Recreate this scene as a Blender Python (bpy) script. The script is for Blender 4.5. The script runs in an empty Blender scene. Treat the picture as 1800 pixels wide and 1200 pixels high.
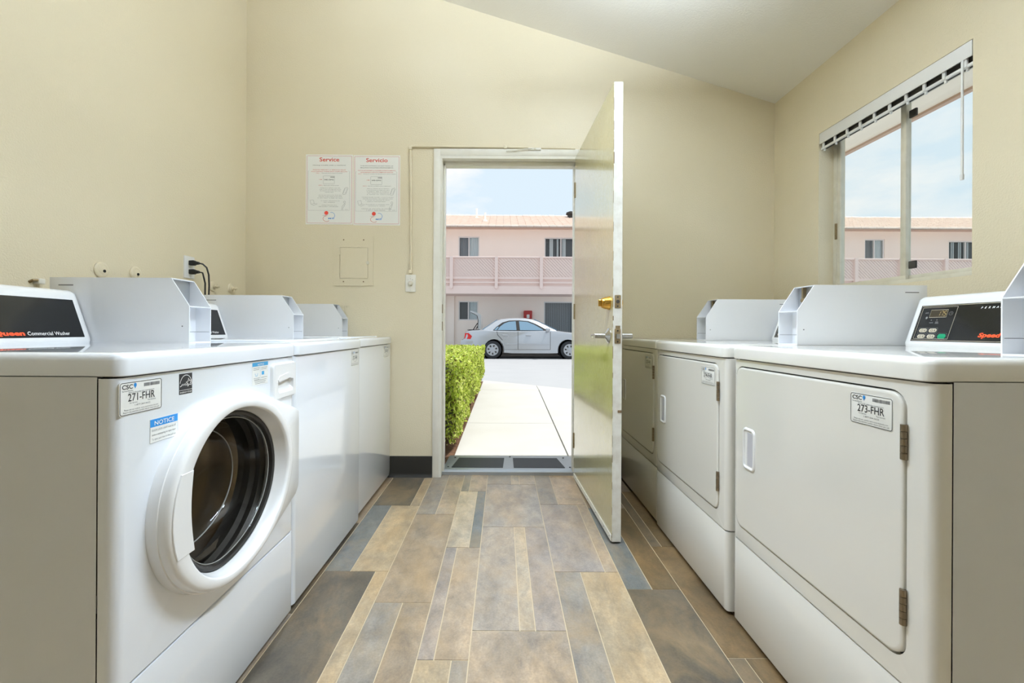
import bpy, bmesh, math, random
from mathutils import Vector, Matrix
import numpy as np

S = bpy.context.scene
COL = S.collection
PI = math.pi
random.seed(7)
RNG = np.random.default_rng(11)


def lin(r, g, b):
    f = lambda c: (c / 255 / 12.92) if c / 255 <= .04045 else ((c / 255 + .055) / 1.055) ** 2.4
    return (f(r), f(g), f(b), 1.0)


# ------------------------------------------------------------------ camera
cam_d = bpy.data.cameras.new('camera')
cam = bpy.data.objects.new('camera', cam_d)
COL.objects.link(cam)
cam_d.sensor_fit = 'HORIZONTAL'
cam_d.sensor_width = 36.0
cam_d.lens = 36.0 * 770 / 1800
cam_d.shift_x = 16 / 1800
cam_d.shift_y = -20 / 1800
cam_d.clip_start = 0.02
cam_d.clip_end = 300
cam.rotation_euler = (PI / 2, 0, 0)
cam.matrix_world = Matrix.Translation((0, 0, .975)) @ Matrix.Rotation(PI / 2, 4, 'X') @ Matrix.Rotation(math.radians(.3), 4, 'Z')
S.camera = cam

# ------------------------------------------------------------------ view
S.view_settings.view_transform = 'Standard'
S.view_settings.look = 'None'
S.view_settings.gamma = 1.0
S.view_settings.use_curve_mapping = False
S.view_settings.exposure = 0.0
S.cycles.max_bounces = 10
S.cycles.diffuse_bounces = 6
S.cycles.glossy_bounces = 5
S.cycles.transparent_max_bounces = 12
S.cycles.caustics_reflective = False
S.cycles.caustics_refractive = False
S.cycles.sample_clamp_indirect = 6.0
S.cycles.use_denoising = True

# ------------------------------------------------------------------ sky
W = bpy.data.worlds.new('sky')
S.world = W
W.use_nodes = True
nt = W.node_tree
nt.nodes.clear()
wo = nt.nodes.new('ShaderNodeOutputWorld')
bg = nt.nodes.new('ShaderNodeBackground')
tc = nt.nodes.new('ShaderNodeTexCoord')
mp = nt.nodes.new('ShaderNodeMapping')
mp.inputs['Scale'].default_value = (1.0, 1.0, 2.6)
no = nt.nodes.new('ShaderNodeTexNoise')
no.inputs['Scale'].default_value = 3.1
no.inputs['Detail'].default_value = 7
no.inputs['Roughness'].default_value = .55
rp = nt.nodes.new('ShaderNodeValToRGB')
rp.color_ramp.elements[0].position = .50
rp.color_ramp.elements[0].color = (0, 0, 0, 1)
rp.color_ramp.elements[1].position = .66
rp.color_ramp.elements[1].color = (1, 1, 1, 1)
mx = nt.nodes.new('ShaderNodeMixRGB')
mx.inputs[1].default_value = (.74, .875, .98, 1)
mx.inputs[2].default_value = (1.0, 1.0, 1.0, 1)
bg.inputs['Strength'].default_value = 1.02
L = nt.links.new
L(tc.outputs['Generated'], mp.inputs['Vector'])
L(mp.outputs['Vector'], no.inputs['Vector'])
L(no.outputs['Fac'], rp.inputs['Fac'])
L(rp.outputs['Color'], mx.inputs['Fac'])
L(mx.outputs['Color'], bg.inputs['Color'])
L(bg.outputs['Background'], wo.inputs['Surface'])

# ------------------------------------------------------------------ sun
sd = bpy.data.lights.new('sun', 'SUN')
sd.energy = 4.6
sd.angle = math.radians(.6)
sd.color = (1.0, .972, .925)
sun = bpy.data.objects.new('sun', sd)
COL.objects.link(sun)
sun.rotation_euler = Vector((.42, .06, 1.0)).to_track_quat('Z', 'Y').to_euler()
sun.location = (6, 6, 14)

# added unseen fill lights to brighten the room (their fixtures are built below)
FILL_LAMPS = [(.68, 1.22), (-.50, 1.45)]
LAMP_DOWN, LAMP_UP, LAMP_DROP = (25, 28), (112, 18), .30
CEIL_SLOPE = -.305


def ceil_z(x):
    return 2.483 + CEIL_SLOPE * (x - 1.792)


for (lx, ly), pd, pu in zip(FILL_LAMPS, LAMP_DOWN, LAMP_UP):
    for pw_, up_ in ((pd, False), (pu, True)):
        ad = bpy.data.lights.new('fluorescent_light', 'AREA')
        ad.shape = 'RECTANGLE'
        ad.size = .20
        ad.size_y = 1.15
        ad.energy = pw_
        ad.color = (.73, .855, 1.0)
        if not up_:
            ad.spread = math.radians(100)
        ao = bpy.data.objects.new('fluorescent_light', ad)
        COL.objects.link(ao)
        ao.location = (lx, ly, ceil_z(lx) - LAMP_DROP + (.045 if up_ else -.045))
        ao.rotation_euler = (PI, 0, 0) if up_ else (0, math.radians(-24 if lx < 0 else 24), 0)


# ------------------------------------------------------------------ helpers
def material(name, col, rough=.5, metal=0.0, bump=0.0, bscale=200.0, spec=.5, coat=0.0, noise=0.0, nscale=8.0,
             ncol=None, aniso=None, coat_rough=.05, detail=3.0):
    m = bpy.data.materials.new(name)
    m.use_nodes = True
    n = m.node_tree.nodes
    l = m.node_tree.links.new
    b = n['Principled BSDF']
    b.inputs['Base Color'].default_value = col
    b.inputs['Roughness'].default_value = rough
    b.inputs['Metallic'].default_value = metal
    b.inputs['Specular IOR Level'].default_value = spec
    b.inputs['Coat Weight'].default_value = coat
    b.inputs['Coat Roughness'].default_value = coat_rough
    geo = None
    if noise or bump:
        geo = n.new('ShaderNodeNewGeometry')
    if noise:
        t = n.new('ShaderNodeTexNoise')
        t.inputs['Scale'].default_value = nscale
        t.inputs['Detail'].default_value = 6
        mm = n.new('ShaderNodeMixRGB')
        mm.inputs[1].default_value = col
        mm.inputs[2].default_value = ncol or tuple(c * .6 for c in col[:3]) + (1,)
        rr_ = n.new('ShaderNodeValToRGB')
        rr_.color_ramp.elements[0].position = .4
        rr_.color_ramp.elements[1].position = .75
        rr_.color_ramp.elements[1].color = (noise, noise, noise, 1)
        l(geo.outputs['Position'], t.inputs['Vector'])
        l(t.outputs['Fac'], rr_.inputs['Fac'])
        l(rr_.outputs['Color'], mm.inputs['Fac'])
        l(mm.outputs['Color'], b.inputs['Base Color'])
    if bump:
        t2 = n.new('ShaderNodeTexNoise')
        t2.inputs['Scale'].default_value = bscale
        t2.inputs['Detail'].default_value = detail
        bp = n.new('ShaderNodeBump')
        bp.inputs['Strength'].default_value = bump
        bp.inputs['Distance'].default_value = .004
        if aniso:
            mp_ = n.new('ShaderNodeMapping')
            mp_.inputs['Scale'].default_value = aniso
            l(geo.outputs['Position'], mp_.inputs['Vector'])
            l(mp_.outputs['Vector'], t2.inputs['Vector'])
        else:
            l(geo.outputs['Position'], t2.inputs['Vector'])
        l(t2.outputs['Fac'], bp.inputs['Height'])
        l(bp.outputs['Normal'], b.inputs['Normal'])
    return m


def glass_material(name, tint, refl=.025, dark=None):
    """thin pane: see-through with a fresnel reflection"""
    m = bpy.data.materials.new(name)
    m.use_nodes = True
    n = m.node_tree.nodes
    l = m.node_tree.links.new
    n.clear()
    o = n.new('ShaderNodeOutputMaterial')
    t = n.new('ShaderNodeBsdfTransparent')
    t.inputs['Color'].default_value = tint
    g = n.new('ShaderNodeBsdfGlossy')
    g.inputs['Roughness'].default_value = .02
    lw = n.new('ShaderNodeLayerWeight')
    pw = n.new('ShaderNodeMath')
    pw.operation = 'POWER'
    pw.inputs[1].default_value = 4.5
    l(lw.outputs['Facing'], pw.inputs[0])
    f = n.new('ShaderNodeMath')
    f.operation = 'MULTIPLY_ADD'
    f.inputs[1].default_value = .8
    f.inputs[2].default_value = refl
    l(pw.outputs[0], f.inputs[0])
    mi = n.new('ShaderNodeMixShader')
    l(f.outputs[0], mi.inputs['Fac'])
    l(t.outputs['BSDF'], mi.inputs[1])
    l(g.outputs['BSDF'], mi.inputs[2])
    l(mi.outputs['Shader'], o.inputs['Surface'])
    return m


_tc = {}


def glyphs(s, off=0.0):
    k = (s, off)
    if k not in _tc:
        cu = bpy.data.curves.new('txt', 'FONT')
        cu.body = s
        cu.size = 1.0
        cu.offset = off
        cu.resolution_u = 3
        ob = bpy.data.objects.new('txt', cu)
        COL.objects.link(ob)
        dg = bpy.context.evaluated_depsgraph_get()
        me = ob.evaluated_get(dg).to_mesh()
        vs = [v.co.copy() for v in me.vertices]
        fs = [tuple(p.vertices) for p in me.polygons]
        ob.evaluated_get(dg).to_mesh_clear()
        bpy.data.objects.remove(ob)
        bpy.data.curves.remove(cu)
        xs = [v.x for v in vs] or [0, 1]
        _tc[k] = (vs, fs, min(xs), max(xs))
    return _tc[k]


class MB:
    def __init__(s):
        s.bm = bmesh.new()

    # --- basic solids
    def quad(s, *pts):
        return s.bm.faces.new([s.bm.verts.new(p) for p in pts])

    def box(s, x0, x1, y0, y1, z0, z1, bev=0.0, seg=2):
        v = [s.bm.verts.new(p) for p in ((x0, y0, z0), (x1, y0, z0), (x1, y1, z0), (x0, y1, z0),
                                         (x0, y0, z1), (x1, y0, z1), (x1, y1, z1), (x0, y1, z1))]
        fs = [s.bm.faces.new([v[i] for i in q]) for q in ((3, 2, 1, 0), (4, 5, 6, 7), (0, 1, 5, 4), (1, 2, 6, 5), (2, 3, 7, 6), (3, 0, 4, 7))]
        if bev:
            es = list({e for f in fs for e in f.edges})
            bmesh.ops.bevel(s.bm, geom=es, offset=bev, segments=seg, affect='EDGES', profile=.5)
        return s

    def loft(s, rings, cap0=True, cap1=True, closed=True):
        rv = [[s.bm.verts.new(p) for p in r] for r in rings]
        n = len(rings[0])
        for a, b in zip(rv, rv[1:]):
            for i in range(n if closed else n - 1):
                j = (i + 1) % n
                s.bm.faces.new((a[i], a[j], b[j], b[i]))
        if cap0:
            s.bm.faces.new(list(reversed(rv[0])))
        if cap1:
            s.bm.faces.new(rv[-1])
        return s

    def prism(s, prof, axis, a, b):
        """profile of 2D points extruded along axis ('x': (y,z), 'y': (x,z), 'z': (x,y))"""
        def P(p, t):
            return {'x': (t, p[0], p[1]), 'y': (p[0], t, p[1]), 'z': (p[0], p[1], t)}[axis]
        s.loft([[P(p, a) for p in prof], [P(p, b) for p in prof]])
        return s

    def cyl(s, c, axis, r0, r1, h, n=24, cap=True):
        c = Vector(c)
        ax = Vector(axis).normalized()
        u = ax.orthogonal().normalized()
        w = ax.cross(u)
        rings = []
        for r, t in ((r0, 0), (r1, h)):
            rings.append([c + ax * t + (u * math.cos(2 * PI * i / n) + w * math.sin(2 * PI * i / n)) * r for i in range(n)])
        return s.loft(rings, cap, cap)

    def lathe(s, c, axis, prof, n=28, cap0=True, cap1=True):
        c = Vector(c)
        ax = Vector(axis).normalized()
        u = ax.orthogonal().normalized()
        w = ax.cross(u)
        return s.loft([[c + ax * t + (u * math.cos(2 * PI * i / n) + w * math.sin(2 * PI * i / n)) * r for i in range(n)] for t, r in prof], cap0, cap1)

    def tube(s, pts, r, n=8):
        pts = [Vector(p) for p in pts]
        rings = []
        up = None
        for i, p in enumerate(pts):
            d = (pts[min(i + 1, len(pts) - 1)] - pts[max(i - 1, 0)]).normalized()
            if up is None:
                up = d.orthogonal().normalized()
            up = (up - d * up.dot(d)).normalized()
            w = d.cross(up)
            rings.append([p + (up * math.cos(2 * PI * k / n) + w * math.sin(2 * PI * k / n)) * r for k in range(n)])
        return s.loft(rings)

    def slab(s, rect, plane, d0, d1, r=.01, bev=.003, n=5):
        """rounded rectangle slab. rect=(a0,a1,b0,b1) in the plane ('yz','xz','xy'); d0 = back, d1 = front (bevelled)"""
        a0, a1, b0, b1 = rect
        sg = 1 if d1 > d0 else -1
        steps = [(d0, 0.0)]
        k = 4
        if bev > 0:
            for i in range(k + 1):
                t = i / k * PI / 2
                steps.append((d1 - sg * bev * (1 - math.sin(t)), bev * (1 - math.cos(t))))
        else:
            steps.append((d1, 0.0))
        rings = []
        for d, ins in steps:
            rings.append([to3(plane, p, d) for p in rrect(a0 + ins, a1 - ins, b0 + ins, b1 - ins, max(r - ins, .0005), n)])
        return s.loft(rings)

    def holed(s, rect, hole, plane, d, depth):
        """flat panel rect with a hole (closed contour), hole walls go to d+depth"""
        a0, a1, b0, b1 = rect
        ca = sum(p[0] for p in hole) / len(hole)
        cb = sum(p[1] for p in hole) / len(hole)
        outer = []
        for p in hole:
            da, db = p[0] - ca, p[1] - cb
            ts = []
            if da > 1e-9: ts.append((a1 - ca) / da)
            if da < -1e-9: ts.append((a0 - ca) / da)
            if db > 1e-9: ts.append((b1 - cb) / db)
            if db < -1e-9: ts.append((b0 - cb) / db)
            t = min(ts)
            outer.append([ca + da * t, cb + db * t])
        for cr in ((a0, b0), (a1, b0), (a1, b1), (a0, b1)):
            i = min(range(len(outer)), key=lambda i: (outer[i][0] - cr[0]) ** 2 + (outer[i][1] - cr[1]) ** 2)
            outer[i] = list(cr)
        rg = [[to3(plane, p, d) for p in outer], [to3(plane, p, d) for p in hole]]
        if depth:
            rg.append([to3(plane, p, d + depth) for p in hole])
        s.loft(rg, False, False)
        return s

    def text(s, txt, size, o, ux, uy, align='l', off=0.0, width=None, slant=0.0):
        vs, fs, x0, x1 = glyphs(txt, off)
        o, ux, uy = Vector(o), Vector(ux), Vector(uy)
        kx = size
        if width:
            kx = width / max(x1 - x0, 1e-6)
        sh = {'l': x0, 'c': (x0 + x1) / 2, 'r': x1}[align]
        nv = [s.bm.verts.new(o + ux * ((v.x - sh) * kx + v.y * slant * size) + uy * (v.y * size)) for v in vs]
        for f in fs:
            try:
                s.bm.faces.new([nv[i] for i in f])
            except ValueError:
                pass
        return s

    def stroke(s, pts, wd, nrm, closed=False):
        """flat ribbon along pts in the plane with normal nrm"""
        pts = [Vector(p) for p in pts]
        nrm = Vector(nrm)
        n = len(pts)
        L_, R_ = [], []
        for i, p in enumerate(pts):
            if closed:
                d = (pts[(i + 1) % n] - pts[i - 1])
            else:
                d = pts[min(i + 1, n - 1)] - pts[max(i - 1, 0)]
            d.normalize()
            q = nrm.cross(d) * wd / 2
            L_.append(s.bm.verts.new(p + q))
            R_.append(s.bm.verts.new(p - q))
        for i in range(n if closed else n - 1):
            j = (i + 1) % n
            s.bm.faces.new((R_[i], R_[j], L_[j], L_[i]))
        return s

    def build(s, name, mat, parent=None, smooth=38, flat=False, recalc=True, loc=None):
        bm = s.bm
        if recalc:
            bmesh.ops.recalc_face_normals(bm, faces=bm.faces[:])
        if not flat:
            lim = math.radians(smooth)
            for f in bm.faces:
                f.smooth = True
            for e in bm.edges:
                if len(e.link_faces) == 2:
                    try:
                        if e.calc_face_angle() > lim:
                            e.smooth = False
                    except ValueError:
                        pass
        me = bpy.data.meshes.new(name)
        bm.to_mesh(me)
        bm.free()
        me.materials.append(mat)
        o = bpy.data.objects.new(name, me)
        COL.objects.link(o)
        if parent is not None:
            o.parent = parent
        if loc is not None:
            o.location = loc
        return o


def to3(plane, p, d):
    return {'yz': (d, p[0], p[1]), 'xz': (p[0], d, p[1]), 'xy': (p[0], p[1], d)}[plane]


def rrect(a0, a1, b0, b1, r, n=5):
    r = min(r, (a1 - a0) / 2 - 1e-5, (b1 - b0) / 2 - 1e-5)
    out = []
    for ca, cb, t0 in ((a1 - r, b1 - r, 0), (a0 + r, b1 - r, 90), (a0 + r, b0 + r, 180), (a1 - r, b0 + r, 270)):
        for i in range(n + 1):
            t = math.radians(t0 + 90 * i / n)
            out.append((ca + r * math.cos(t), cb + r * math.sin(t)))
    return out


def thing(name, label, cat, loc=(0, 0, 0), rz=0.0, group=None):
    o = bpy.data.objects.new(name, None)
    COL.objects.link(o)
    o.empty_display_size = .1
    o.location = loc
    o.rotation_euler = (0, 0, rz)
    return tag(o, label, cat, group)


def tag(o, label, cat=None, group=None):
    o['label'] = label
    if cat:
        o['category'] = cat
    if group:
        o['group'] = group
    return o


def struct(o):
    o['kind'] = 'structure'
    return o


def stuff(o):
    o['kind'] = 'stuff'
    return o


def copy_tree(o, parent=None):
    c = o.copy()
    COL.objects.link(c)
    c.parent = parent
    for ch in list(o.children):
        copy_tree(ch, c)
    return c


# ------------------------------------------------------------------ materials
M = {}
M['wall'] = material('cream_wall_paint', lin(223, 212, 186), .29, bump=.4, bscale=150, noise=.10, nscale=1.6, ncol=lin(214, 201, 170), spec=.5, detail=2)
M['ceiling'] = material('ceiling_paint', lin(236, 233, 226), .6, bump=.25, bscale=120)
M['trim'] = material('white_trim_paint', lin(232, 229, 220), .35, noise=.25, nscale=14, ncol=lin(205, 198, 182))
M['rear'] = material('grey_rear_paint', lin(226, 229, 233), .6)
M['base'] = material('black_rubber_base', lin(38, 36, 32), .45)
M['grout'] = material('floor_joint', lin(196, 178, 148), .6)
M['enamel'] = material('white_enamel', lin(231, 235, 241), .14, coat=1.0, coat_rough=.03, spec=.7)
M['enamel_side'] = material('white_enamel_side', lin(222, 224, 228), .28, noise=.12, nscale=5, ncol=lin(206, 206, 206))
M['enamel_cream'] = material('offwhite_enamel', lin(230, 228, 222), .16, coat=.8, coat_rough=.05)
M['powder'] = material('white_powder_coat', lin(232, 233, 236), .38, bump=.06, bscale=600)
M['plastic'] = material('white_plastic', lin(234, 234, 234), .22)
M['black'] = material('black_console_film', lin(20, 21, 23), .22)
M['dark'] = material('dark_gap', lin(30, 28, 26), .8)
M['toe'] = material('dark_toe_space', lin(52, 48, 44), .7)
M['steel'] = material('stainless_steel', lin(170, 165, 158), .28, metal=1.0)
M['galv'] = material('galvanised_steel', lin(176, 180, 184), .4, metal=.7)
M['brass'] = material('polished_brass', lin(214, 170, 84), .18, metal=1.0)
M['chrome'] = material('satin_chrome', lin(196, 194, 190), .22, metal=1.0)
M['oldplate'] = material('worn_latch_plate', lin(150, 132, 100), .45, metal=.6, noise=.5, nscale=90, ncol=lin(110, 84, 50))
M['alu'] = material('aluminium_frame', lin(222, 217, 202), .42, metal=.15, noise=.3, nscale=20, ncol=lin(186, 176, 152))
M['paper'] = material('white_paper', lin(236, 236, 232), .5)
M['ink'] = material('black_ink', lin(40, 40, 42), .6)
M['ink_grey'] = material('grey_ink', lin(110, 110, 112), .6)
M['ink_red'] = material('red_ink', lin(200, 60, 44), .6)
M['ink_blue'] = material('blue_ink', lin(36, 138, 214), .55)
M['ink_lblue'] = material('light_blue_ink', lin(70, 160, 210), .6)
M['ink_white'] = material('white_ink', lin(232, 232, 230), .6)
M['orange'] = material('orange_print', lin(240, 78, 30), .5)
M['cream_line'] = material('cream_print', lin(196, 186, 166), .6)
M['green_key'] = material('green_key', lin(0, 140, 96), .4)
M['led'] = material('amber_display', lin(58, 50, 36), .25)
M['led_on'] = material('dim_amber_digit', lin(150, 128, 76), .4)
M['rubber'] = material('black_rubber', lin(34, 36, 40), .55)
M['gasket'] = material('dark_gasket', lin(44, 42, 40), .5)
M['glass'] = glass_material('clear_pane', (.96, .98, .97, 1))
M['doorglass'] = glass_material('smoked_door_glass', (.80, .78, .74, 1), .02)
M['door'] = material('door_paint', lin(186, 176, 128), .12, bump=.13, bscale=40, aniso=(9, 9, .5), spec=1.0, coat=1.0, coat_rough=.08)
M['door_edge'] = material('chipped_white_paint', lin(222, 220, 212), .45, noise=.35, nscale=26, ncol=lin(170, 156, 132))
M['rust'] = material('rust', lin(120, 98, 72), .8)
M['cord'] = material('black_cord', lin(24, 23, 22), .45)
M['ext_stucco'] = material('peach_stucco', lin(255, 245, 236), .9, bump=.3, bscale=40, noise=.3, nscale=2, ncol=lin(253, 240, 229))
M['mauve'] = material('mauve_painted_wood', lin(238, 216, 208), .7, noise=.3, nscale=3, ncol=lin(232, 208, 200))
M['mauve2'] = material('mauve_board', lin(232, 210, 202), .75, noise=.3, nscale=8, ncol=lin(224, 200, 192))
M['fascia'] = material('brown_fascia', lin(198, 166, 148), .7)
M['stone'] = material('stone_veneer', lin(214, 184, 160), .85, noise=.8, nscale=9, ncol=lin(170, 130, 110), bump=.6, bscale=20)
M['concrete'] = material('concrete', lin(190, 188, 184), .85, noise=.5, nscale=2.2, ncol=lin(180, 176, 170), bump=.2, bscale=60)
M['asphalt'] = material('pale_asphalt', lin(168, 169, 171), .85, noise=.5, nscale=1.5, ncol=lin(160, 161, 164), bump=.3, bscale=90)
M['mulch'] = material('brown_mulch', lin(104, 74, 52), .95, noise=.9, nscale=30, ncol=lin(60, 40, 28), bump=.8, bscale=50)
M['carpaint'] = material('silver_car_paint', lin(186, 190, 196), .24, metal=.45, coat=.8)
M['carglass'] = material('car_glass', lin(120, 150, 172), .06, spec=.8)
M['tyre'] = material('tyre_rubber', lin(40, 42, 46), .7)
M['wheel'] = material('wheel_cover', lin(178, 182, 188), .3, metal=.6)
M['red_lens'] = material('red_lens', lin(214, 40, 36), .2)
M['redbox'] = material('red_enamel', lin(180, 44, 40), .4)
M['curtain'] = material('pale_curtain', lin(214, 222, 230), .9)
M['curtain_d'] = material('grey_curtain', lin(140, 142, 150), .9)
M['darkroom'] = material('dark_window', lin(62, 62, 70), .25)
M['whiteframe'] = material('white_window_frame', lin(232, 232, 232), .5)
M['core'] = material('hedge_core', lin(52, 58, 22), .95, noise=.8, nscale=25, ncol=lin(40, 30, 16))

# =================================================================== the room
XL, XR, YB, YR = -1.706, 1.792, 2.90, -2.4


def wall_prism(name, prof, axis, a, b, mat):
    mb = MB()
    mb.prism(prof, axis, a, b)
    return struct(mb.build(name, mat, flat=True))


# back wall (with the doorway)
wall_prism('wall_back', [(XL - .15, 0), (-.425, 0), (-.425, 2.14), (.505, 2.14), (.505, 0), (XR + .15, 0),
                         (XR + .15, ceil_z(XR + .15) + .06), (XL - .15, ceil_z(XL - .15) + .06)], 'y', YB, YB + .13, M['wall'])
wall_prism('wall_left', [(YR, 0), (YB, 0), (YB, 3.6), (YR, 3.6)], 'x', XL - .15, XL, M['wall'])
wall_prism('wall_rear', [(XL - .15, 0), (XR + .15, 0), (XR + .15, ceil_z(XR + .15) + .06), (XL - .15, ceil_z(XL - .15) + .06)], 'y', YR - .13, YR, M['rear'])
# right wall with the window opening
WY0, WY1, WZ0, WZ1 = 1.675, 2.492, 1.195, 2.10
mb = MB()
mb.box(XR, XR + .15, YR, YB, 0, WZ0)
mb.box(XR, XR + .15, YR, YB, WZ1, 2.50)
mb.box(XR, XR + .15, YR, WY0, WZ0, WZ1)
mb.box(XR, XR + .15, WY1, YB, WZ0, WZ1)
struct(mb.build('wall_right', M['wall'], flat=True))
# sloping ceiling
mb = MB()
mb.prism([(XL - .15, ceil_z(XL - .15)), (XR + .1, ceil_z(XR + .1)), (XR + .1, ceil_z(XR + .1) + .06), (XL - .15, ceil_z(XL - .15) + .06)], 'y', YR - .1, YB + .05)
struct(mb.build('ceiling', M['ceiling'], flat=True))
# roof slab with the overhangs over the window and the door
mb = MB()
RF = lambda x: 2.35 - .305 * (x - 2.61)
mb.prism([(-2.3, RF(-2.3) + .05), (2.61, RF(2.61) + .0), (2.61, RF(2.61) + .16), (-2.3, RF(-2.3) + .21)], 'y', YR - .6, 3.58)
struct(mb.build('roof', M['ext_stucco'], flat=True))
mb = MB()
mb.box(2.61, 2.645, YR - .6, 3.58, 2.335, 2.53)
struct(mb.build('trim_1', M['fascia'], flat=True))

# floor slab in the colour of the joints, planks laid on it one by one
mb = MB()
mb.box(XL - .1, XR + .1, YR - .1, 2.945, -.06, 0)
floor = struct(mb.build('floor', M['grout'], flat=True))

pm = bpy.data.materials.new('printed_vinyl_plank')
pm.use_nodes = True
n = pm.node_tree.nodes
l = pm.node_tree.links.new
b = n['Principled BSDF']
b.inputs['Roughness'].default_value = .33
b.inputs['Specular IOR Level'].default_value = .75
oi = n.new('ShaderNodeObjectInfo')
ge = n.new('ShaderNodeNewGeometry')
t1 = n.new('ShaderNodeTexNoise')
t1.inputs['Scale'].default_value = 11
t1.inputs['Detail'].default_value = 12
t1.inputs['Roughness'].default_value = .74
t1.inputs['Distortion'].default_value = .35
t2 = n.new('ShaderNodeTexNoise')
t2.inputs['Scale'].default_value = 6.5
t2.inputs['Detail'].default_value = 7
t2.inputs['Roughness'].default_value = .68
t2.noise_dimensions = '4D'
t1.noise_dimensions = '4D'
t3 = n.new('ShaderNodeTexNoise')
t3.inputs['Scale'].default_value = 160
t3.inputs['Detail'].default_value = 3
r1 = n.new('ShaderNodeValToRGB')
r1.color_ramp.elements[0].position = .32
r1.color_ramp.elements[0].color = (.55, .55, .57, 1)
r1.color_ramp.elements[1].position = .68
r1.color_ramp.elements[1].color = (1.42, 1.38, 1.30, 1)
r2 = n.new('ShaderNodeValToRGB')
r2.color_ramp.elements[0].position = .38
r2.color_ramp.elements[0].color = (.90, .94, 1.0, 1)
r2.color_ramp.elements[1].position = .62
r2.color_ramp.elements[1].color = (1.10, 1.02, .90, 1)
r3 = n.new('ShaderNodeValToRGB')
r3.color_ramp.elements[0].position = .3
r3.color_ramp.elements[0].color = (.88, .88, .88, 1)
r3.color_ramp.elements[1].position = .7
r3.color_ramp.elements[1].color = (1.1, 1.1, 1.1, 1)
mpv = n.new('ShaderNodeMapping')
mpv.inputs['Scale'].default_value = (1.0, .62, 1)
ml = n.new('ShaderNodeMath')
ml.operation = 'MULTIPLY'
ml.inputs[1].default_value = 40
l(oi.outputs['Random'], ml.inputs[0])
l(ge.outputs['Position'], mpv.inputs['Vector'])
for t in (t1, t2):
    l(mpv.outputs['Vector'], t.inputs['Vector'])
    l(ml.outputs[0], t.inputs['W'])
l(ge.outputs['Position'], t3.inputs['Vector'])
prev = oi.outputs['Color']
for t, r in ((t1, r1), (t2, r2), (t3, r3)):
    l(t.outputs['Fac'], r.inputs['Fac'])
    mm = n.new('ShaderNodeMixRGB')
    mm.blend_type = 'MULTIPLY'
    mm.inputs['Fac'].default_value = 1
    l(prev, mm.inputs[1])
    l(r.outputs['Color'], mm.inputs[2])
    prev = mm.outputs['Color']
# tan clouding that runs through every plank
t4 = n.new('ShaderNodeTexNoise')
t4.noise_dimensions = '4D'
t4.inputs['Scale'].default_value = 5
t4.inputs['Detail'].default_value = 9
t4.inputs['Roughness'].default_value = .7
t4.inputs['Distortion'].default_value = .8
l(mpv.outputs['Vector'], t4.inputs['Vector'])
ad_ = n.new('ShaderNodeMath')
ad_.operation = 'ADD'
ad_.inputs[1].default_value = 7.3
l(ml.outputs[0], ad_.inputs[0])
l(ad_.outputs[0], t4.inputs['W'])
r4 = n.new('ShaderNodeValToRGB')
r4.color_ramp.elements[0].position = .46
r4.color_ramp.elements[0].color = (0, 0, 0, 1)
r4.color_ramp.elements[1].position = .72
r4.color_ramp.elements[1].color = (.62, .62, .62, 1)
l(t4.outputs['Fac'], r4.inputs['Fac'])
mt_ = n.new('ShaderNodeMixRGB')
mt_.inputs[2].default_value = lin(158, 130, 92)
l(r4.outputs['Color'], mt_.inputs['Fac'])
l(prev, mt_.inputs[1])
prev = mt_.outputs['Color']
l(prev, b.inputs['Base Color'])
bp = n.new('ShaderNodeBump')
bp.inputs['Strength'].default_value = .12
bp.inputs['Distance'].default_value = .002
l(t3.outputs['Fac'], bp.inputs['Height'])
l(bp.outputs['Normal'], b.inputs['Normal'])
M['plank'] = pm

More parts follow.
